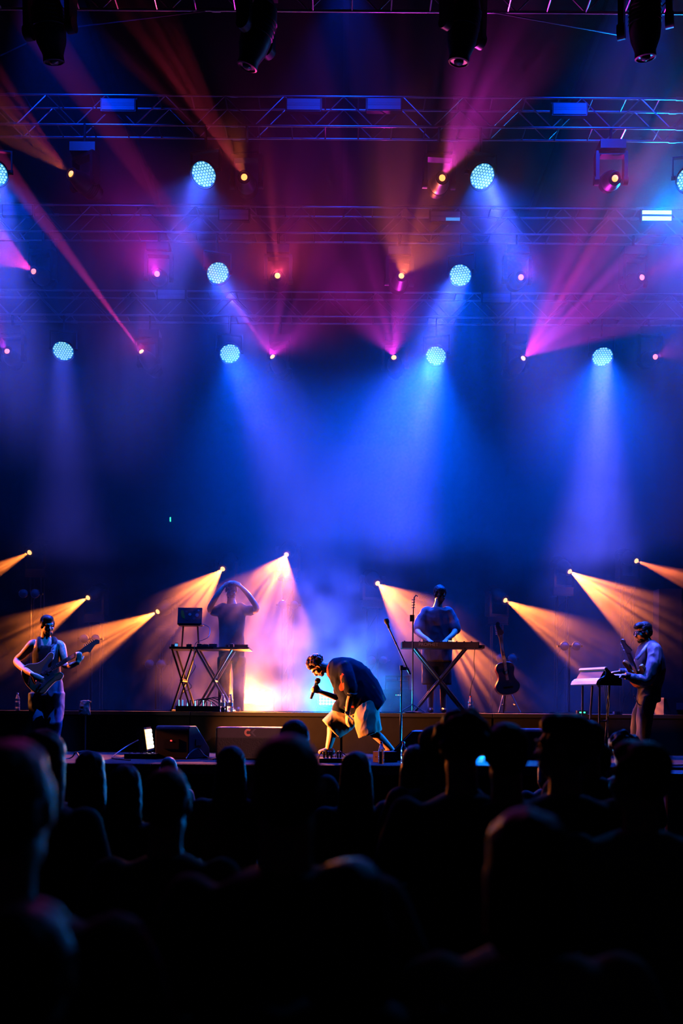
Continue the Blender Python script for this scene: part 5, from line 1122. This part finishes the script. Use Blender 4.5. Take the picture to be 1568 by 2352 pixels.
# ------------------------------------------------------------------ the crowd, backs to the camera
M_TOPS = {'black': mat('crowd_black_top', (0.015, 0.015, 0.016), 0.85, 0, 0.3, 12, 0.2), 'olive': mat('crowd_olive_top', (0.16, 0.14, 0.09), 0.85, 0, 0.2, 12, 0.2), 'denim': mat('crowd_denim_jacket', (0.16, 0.22, 0.32), 0.8, 0, 0.2, 14, 0.2),
          'grey': mat('crowd_grey_top', (0.10, 0.10, 0.11), 0.85, 0, 0.2, 12, 0.2), 'brown': mat('crowd_brown_top', (0.07, 0.045, 0.035), 0.85, 0, 0.2, 12, 0.2), 'pale': mat('crowd_pale_top', (0.30, 0.28, 0.27), 0.85, 0, 0.15, 12, 0.2)}
M_CJEAN = mat('crowd_jeans', (0.05, 0.06, 0.10), 0.85, 0, 0.25, 14, 0.2)
CROWD = 'people in the crowd'
def spectator(label, px, top, Y, hair='short', hair_m=M_HAIR_BK, top_m='black', yaw=0.0, pitch=0.0, wide=1.0, pose='down', headw=1.0, skin=M_SKIN_D, turn=0.0, short=False, sleeves='short'):
    P = at(px, top, Y); H = P.z - (0.02 if hair not in ('bald',) else 0.0); s = H / 1.76; rnd = random.Random(int(px * 7 + top))
    t = thing('person', label, 'person', (P.x, Y, 0), R(yaw), CROWD)
    sv = lambda p: Vector(p) * s
    b = MB(); cy_ = R(turn); fwd = Vector((-math.sin(cy_), math.cos(cy_), math.sin(R(pitch))))
    Mh = head_matrix(sv((0, 0.02, 1.645)), fwd, (0, -math.sin(R(pitch)) * 0.5, 1)); hs = s * headw
    head_skin(b, Mh, hs)
    b.limb([sv((0, 0.0, 1.57)), sv((0, -0.01, 1.50)), sv((0, -0.02, 1.42))], [0.058 * s, 0.060 * s, 0.08 * s], 12, 3)
    W = 0.185 * wide
    arms = []
    for k in (-1, 1):
        sh = (k * W, -0.01, 1.40)
        if pose == 'folded': a_ = [sh, (k * (W + 0.07), -0.02, 1.22), (k * (W + 0.06), 0.04, 1.12), (k * 0.12, 0.20, 1.10), (-k * 0.04, 0.24, 1.13)]; hd, hn = (-k, 0.1, 0.1), (0, -1, 0)
        elif pose == 'front': a_ = [sh, (k * (W + 0.05), -0.01, 1.22), (k * (W + 0.05), 0.05, 1.09), (k * 0.14, 0.22, 1.16), (k * 0.07, 0.30, 1.22)]; hd, hn = (-k * 0.3, 0.5, 0.8), (-k, 0, 0)
        else: a_ = [sh, (k * (W + 0.045), -0.02, 1.22), (k * (W + 0.06), -0.02, 1.08), (k * (W + 0.06), 0.03, 0.96), (k * (W + 0.045), 0.07, 0.85)]; hd, hn = (0, 0.15, -1), (-k, 0, 0)
        a_ = [sv(p) for p in a_]; arms.append(a_)
        b.limb(a_, [0.052 * s, 0.046 * s, 0.041 * s, 0.036 * s, 0.027 * s], 10, 3); hand(b, a_[-1], hd, hn, -k if pose == 'down' else k, 0.4, s)
    b.sections([(sv((0, 0, 0.95)), sv((0.14, 0, 0)), sv((0, 0.10, 0))), (sv((0, 0, 1.2)), sv((0.14, 0, 0)), sv((0, 0.10, 0))), (sv((0, -0.01, 1.40)), sv((W * 0.9, 0, 0)), sv((0, 0.09, 0)))], 16)
    for k in (-1, 1): b.limb([sv((k * 0.09, 0, 0.92)), sv((k * 0.10, 0.01, 0.50)), sv((k * 0.11, -0.02, 0.07))], [0.085 * s, 0.06 * s, 0.042 * s], 10, 4)
    vx = max(0.010, 0.014 * s)
    fused(b, 'body', skin, t, vx, 2)
    face_parts(t, Mh, hs, hair_m, None) if abs(turn) > 50 else None
    # top with sleeves
    c = MB(); g = 0.022
    c.sections([(sv((0, 0, 0.90)), sv((0.175 * wide, 0, 0)), sv((0, 0.125, 0))), (sv((0, 0, 1.05)), sv((0.168 * wide, 0, 0)), sv((0, 0.12, 0))), (sv((0, -0.005, 1.22)), sv((0.18 * wide, 0, 0)), sv((0, 0.125, 0))), (sv((0, -0.015, 1.36)), sv((W + 0.015, 0, 0)), sv((0, 0.118, 0))), (sv((0, -0.02, 1.435)), sv((W * 0.80, 0, 0)), sv((0, 0.085, 0))), (sv((0, -0.02, 1.475)), sv((0.075, 0, 0)), sv((0, 0.07, 0)))], 22)
    for a_ in arms:
        if sleeves == 'long': c.limb([a_[0], a_[1], a_[2], a_[3], a_[3].lerp(a_[4], 0.9)], [0.066 * s, 0.060 * s, 0.054 * s, 0.047 * s, 0.040 * s], 12, 3)
        else: c.limb([a_[0], a_[0].lerp(a_[1], 0.6), a_[1].lerp(a_[2], 0.35)], [0.066 * s, 0.064 * s, 0.064 * s], 12, 3)
    fused(c, 'top' if False else 'shirt', M_TOPS[top_m], t, vx * 1.1, 3, wrinkle=0.007, wscale=7)
    j = MB(); j.sections([(sv((0, 0, 0.80)), sv((0.17, 0, 0)), sv((0, 0.125, 0))), (sv((0, 0, 0.97)), sv((0.16, 0, 0)), sv((0, 0.115, 0)))], 20)
    for k in (-1, 1): j.sections([(sv((k * 0.09, 0, 0.86)), sv((0.085, 0, 0)), sv((0, 0.115, 0))), (sv((k * 0.10, 0.01, 0.5)), sv((0.075, 0, 0)), sv((0, 0.09, 0))), (sv((k * 0.11, -0.01, 0.06)), sv((0.065, 0, 0)), sv((0, 0.08, 0)))], 16)
    fused(j, 'trousers', M_CJEAN, t, vx * 1.2, 3, wrinkle=0.006, wscale=8)
    for k in (-1, 1): shoe(t, sv((k * 0.11, -0.07, 0)), sv((k * 0.12, 0.19, 0)), r=0.05 * s)
    # hair
    R3 = Mh.to_3x3(); hb = MB()
    def E(cc, r): hb.ellipsoid(Mh @ (Vector(cc) * hs), [q * hs for q in r], R3, 14, 10)
    if hair == 'short': hair_short(t, Mh, hair_m, hs, 1.0, 0.002, 100)
    elif hair == 'buzz': hair_short(t, Mh, hair_m, hs, 0.985, 0.001, 150)
    elif hair == 'curly':
        for k in range(55):
            th = rnd.uniform(0, 2 * PI); z = rnd.uniform(-0.3, 1.0); rr = math.sqrt(max(0, 1 - z * z)); p = Vector((rr * math.cos(th) * 0.092, rr * math.sin(th) * 0.105 - 0.025, z * 0.10 + 0.04))
            if p.y > 0.03 and p.z < 0.07: continue
            hb.ellipsoid(Mh @ (p * hs), [rnd.uniform(0.02, 0.034) * hs] * 3, None, 8, 6)
        E((0, -0.03, 0.045), (0.088, 0.098, 0.092)); fused(hb, 'hair', hair_m, t, 0.011 * s, 1, curl=0.006, cscale=50)
    elif hair in ('long', 'wavy', 'bob', 'pony'):
        E((0, -0.022, 0.042), (0.088, 0.104, 0.090)); E((0, -0.04, -0.01), (0.090, 0.085, 0.085))
        if hair == 'pony':
            hb.limb([Mh @ (Vector(p) * hs) for p in ((0, -0.11, 0.03), (0, -0.155, 0.0), (0, -0.15, -0.12), (0, -0.13, -0.26))], [0.03 * hs, 0.038 * hs, 0.036 * hs, 0.015 * hs], 10, 4)
        else:
            zl = {'long': -0.40, 'wavy': -0.30, 'bob': -0.16}[hair]; wv = 0.012 if hair == 'wavy' else 0.0
            hb.sections([(Mh @ (Vector((0, -0.035, 0.0)) * hs), R3 @ Vector((0.092, 0, 0)) * hs, R3 @ Vector((0, 0.075, 0)) * hs), (sv((0, -0.05, 1.645 + zl * 0.4)), sv((0.098 + wv, 0, 0)), sv((0, 0.062, 0))), (sv((0, -0.085, 1.645 + zl * 0.75)), sv((0.102 + wv, 0, 0)), sv((0, 0.05, 0))), (sv((0, -0.10, 1.645 + zl)), sv((0.082 + wv, 0, 0)), sv((0, 0.03, 0)))], 18)
        fused(hb, 'hair', hair_m, t, 0.011 * s, 2, wrinkle=0.005, wscale=18, curl=0.003 if hair == 'wavy' else 0.001, cscale=30)
    elif hair == 'bun':
        E((0, -0.022, 0.042), (0.086, 0.104, 0.089)); E((0, -0.045, -0.005), (0.080, 0.075, 0.075)); E((0, -0.10, 0.10), (0.04, 0.04, 0.04)); fused(hb, 'hair', hair_m, t, 0.011 * s, 2, curl=0.002, cscale=60)
    elif hair == 'cap':
        hair_short(t, Mh, hair_m, hs, 0.96, 0.001, 100)
        E((0, -0.018, 0.056), (0.092, 0.110, 0.082)); hb.sections([(Mh @ (Vector((0, 0.07, 0.045)) * hs), R3 @ Vector((0.075, 0, 0)) * hs, R3 @ Vector((0, 0, 0.008)) * hs), (Mh @ (Vector((0, 0.15, 0.03)) * hs), R3 @ Vector((0.06, 0, 0)) * hs, R3 @ Vector((0, 0, 0.007)) * hs)], 14)
        fused(hb, 'cap', M_TOPS['grey'], t, 0.011 * s, 1)
    elif hair == 'fringe_bald':
        for k in (-1, 1): E((k * 0.070, -0.025, -0.01), (0.014, 0.055, 0.04))
        E((0, -0.085, -0.02), (0.065, 0.025, 0.045)); fused(hb, 'hair', hair_m, t, 0.009 * s, 1, curl=0.002, cscale=90)
    return t

spectator('broad short-haired man close to the camera, the large head in the centre', 659, 1682, 2.18, 'buzz', wide=1.12, top_m='black', pose='folded', headw=1.0)
spectator('short-haired person in a dark top standing just left of the large central head', 382, 1760, 3.15, 'buzz', wide=1.05, top_m='brown', pose='folded', headw=1.0)
spectator('dark figure filling the left border of the picture', 10, 1694, 1.75, 'short', wide=1.1, top_m='black', pose='folded')
spectator('person with long hair and pink-rimmed shoulder at the left, before the guitarist', 98, 1674, 3.9, 'long', wide=0.95, top_m='black', pose='front', headw=1.02, sleeves='long')
spectator('woman with wavy blue-lit hair right of the long-haired person', 207, 1721, 5.3, 'wavy', wide=0.88, top_m='black', pose='front', headw=0.98)
spectator('small person with dark shoulder-length hair left of the grey-haired head', 288, 1751, 4.7, 'long', wide=0.9, top_m='black', pose='front', headw=0.95)
spectator('balding grey-haired person with a purple-lit crown below the wedge monitor', 387, 1734, 7.6, 'fringe_bald', M_HAIR_GR, wide=1.0, top_m='grey', skin=M_SKIN, headw=1.05)
spectator('woman with long straight hair standing before the CK cabinet', 530, 1707, 5.2, 'long', wide=0.88, top_m='brown', pose='front', headw=0.92)
spectator('short-haired head showing just above the large central head', 676, 1654, 5.6, 'short', wide=1.0, top_m='grey', headw=1.05)
spectator('woman with long dark hair standing below the singer', 817, 1721, 5.0, 'long', wide=0.9, top_m='brown', pose='front', headw=0.95)
spectator('long-haired woman in a pale denim jacket below the orange-lit wedge', 957, 1706, 5.0, 'long', M_HAIR_BR, wide=0.9, top_m='denim', pose='front', headw=0.95, sleeves='long')
spectator('man in a cap half hidden behind the curly-haired man', 1001, 1666, 4.9, 'cap', wide=1.0, top_m='olive', pose='folded')
spectator('tall man with tousled curly hair left of the glimpsed cyan panel', 1062, 1637, 3.75, 'curly', wide=1.1, top_m='black', pose='folded', headw=0.98)
spectator('short-haired man in a dark shirt right of the glimpsed cyan panel', 1164, 1655, 3.7, 'short', wide=1.1, top_m='black', pose='down', headw=0.98)
spectator('tall man with his head turned left, right of the far wedge monitor', 1297, 1634, 3.7, 'short', wide=1.08, top_m='black', pose='down', turn=58, headw=0.98)
spectator('dark head behind the man turning left', 1352, 1652, 5.2, 'short', wide=1.0, top_m='black', headw=1.0)
spectator('grey-haired person with blue-lit hair low beside the man turning left', 1262, 1721, 6.6, 'bob', M_HAIR_GR, wide=0.95, top_m='grey', headw=0.95)
spectator('small dark head low under the keyboard stand', 1374, 1702, 6.0, 'short', wide=0.95, top_m='black', headw=1.0)
spectator('person with fluffy blue-rimmed hair under the bass player', 1434, 1680, 6.4, 'curly', wide=0.95, top_m='black', headw=0.95)
spectator('man in an olive shirt at the right border, facing half left', 1470, 1697, 3.2, 'short', wide=1.15, top_m='olive', pose='front', turn=35, headw=1.0)
spectator('bareheaded spectator in a khaki top close to the camera, right of the central man', 1213, 1850, 1.95, 'bob', M_HAIR_BK, wide=1.08, top_m='olive', pose='folded', headw=1.0)
spectator('dark-haired spectator close to the camera, half hidden behind the central man\'s shoulder', 800, 1960, 1.85, 'bob', wide=1.0, top_m='black', pose='folded', headw=0.98)
spectator('person in a dark grey top in the lower left corner', 55, 2075, 1.5, 'short', wide=1.1, top_m='grey', pose='folded', headw=1.05)

# ------------------------------------------------------------------ haze and smoke
def volume(name, c, size, label, setup):
    me = MB().box((0, 0, 0), (1, 1, 1)).mesh(name, [])
    o = link(name, me, None, c); o.scale = size
    m = bpy.data.materials.new(name); m.use_nodes = True; nt = m.node_tree; nt.nodes.clear()
    out = nt.nodes.new('ShaderNodeOutputMaterial'); vs = nt.nodes.new('ShaderNodeVolumeScatter')
    vs.inputs['Color'].default_value = (1, 1, 1, 1)
    nt.links.new(vs.outputs[0], out.inputs['Volume']); setup(m, nt, vs); me.materials.append(m)
    return tag(o, label, kind='stuff')
def thin(m, nt, vs):
    vs.inputs['Density'].default_value = 0.04; vs.inputs['Anisotropy'].default_value = 0.2
hz = volume('haze', (0, 0, 0), (1, 1, 1), 'thin haze filling the air over the stage and round the lighting rig', thin)
prof = MB().prism([(11.8, 6.0), (13.0, 5.0), (14.3, 4.3), (18.7, 3.7), (18.7, 11.4), (11.8, 11.4)], Matrix(((0, 0, 1, 0), (1, 0, 0, 0), (0, 1, 0, 0), (0, 0, 0, 1))), -8.5, 8.5).mesh('haze', hz.data.materials[0])
hz.data = prof
def math_node(nt, op, a, b=None):
    n = nt.nodes.new('ShaderNodeMath'); n.operation = op
    for k, v in enumerate((a, b)):
        if v is None: continue
        if isinstance(v, (int, float)): n.inputs[k].default_value = v
        else: nt.links.new(v, n.inputs[k])
    return n.outputs[0]
def ramp(nt, v, a, b, c, d):
    n = nt.nodes.new('ShaderNodeMapRange'); n.interpolation_type = 'SMOOTHSTEP'
    for k, x in enumerate((a, b, c, d)): n.inputs[k + 1].default_value = x
    nt.links.new(v, n.inputs[0]); return n.outputs[0]
def bank(m, nt, vs):
    """smoke lying thick at the back of the stage: thins out towards the audience and upwards, with drifting wisps"""
    g = nt.nodes.new('ShaderNodeNewGeometry'); sp = nt.nodes.new('ShaderNodeSeparateXYZ'); nt.links.new(g.outputs['Position'], sp.inputs[0])
    nz = nt.nodes.new('ShaderNodeTexNoise'); nz.inputs['Scale'].default_value = 0.9; nz.inputs['Detail'].default_value = 2.0
    nt.links.new(g.outputs['Position'], nz.inputs['Vector'])
    wisp = ramp(nt, nz.outputs[0], 0.36, 0.66, 0.3, 1.5)
    d = math_node(nt, 'MULTIPLY', ramp(nt, sp.outputs['Y'], 15.1, 16.7, 0.0, 1.0), ramp(nt, sp.outputs['Z'], 5.6, 4.2, 0.0, 1.0))
    d = math_node(nt, 'MULTIPLY', d, wisp)
    nt.links.new(math_node(nt, 'MULTIPLY', d, 0.12), vs.inputs['Density']); vs.inputs['Anisotropy'].default_value = 0.3
volume('smoke', (0, 16.5, 3.68), (15, 4.3, 3.85), 'drifting bank of smoke at the back of the stage', bank)
def plume(m, nt, vs):
    """thicker smoke rising round the two strobe panels"""
    g = nt.nodes.new('ShaderNodeNewGeometry'); nz = nt.nodes.new('ShaderNodeTexNoise'); nz.inputs['Scale'].default_value = 1.9; nz.inputs['Detail'].default_value = 4.0
    nt.links.new(g.outputs['Position'], nz.inputs['Vector'])
    wisp = ramp(nt, nz.outputs[0], 0.40, 0.66, 0.10, 1.6)
    tc = nt.nodes.new('ShaderNodeTexCoord'); ln = nt.nodes.new('ShaderNodeVectorMath'); ln.operation = 'LENGTH'
    mp = nt.nodes.new('ShaderNodeMapping'); mp.inputs['Location'].default_value = (0, 0, 0.25); mp.inputs['Scale'].default_value = (1, 0.8, 0.72)
    nt.links.new(tc.outputs['Object'], mp.inputs[0]); nt.links.new(mp.outputs[0], ln.inputs[0])
    d = math_node(nt, 'MULTIPLY', wisp, ramp(nt, ln.outputs['Value'], 0.5, 0.08, 0.0, 1.0))
    nt.links.new(math_node(nt, 'MULTIPLY', d, 0.28), vs.inputs['Density']); vs.inputs['Anisotropy'].default_value = 0.2; m.cycles.volume_step_rate = 1.6
c = at(670, 1470, 14.6)
volume('smoke_plume', (c.x, 14.5, RISER + 1.6), (4.9, 2.2, 3.18), 'thick smoke plume rising round the strobe panels behind the singer', plume)
finish_fused()
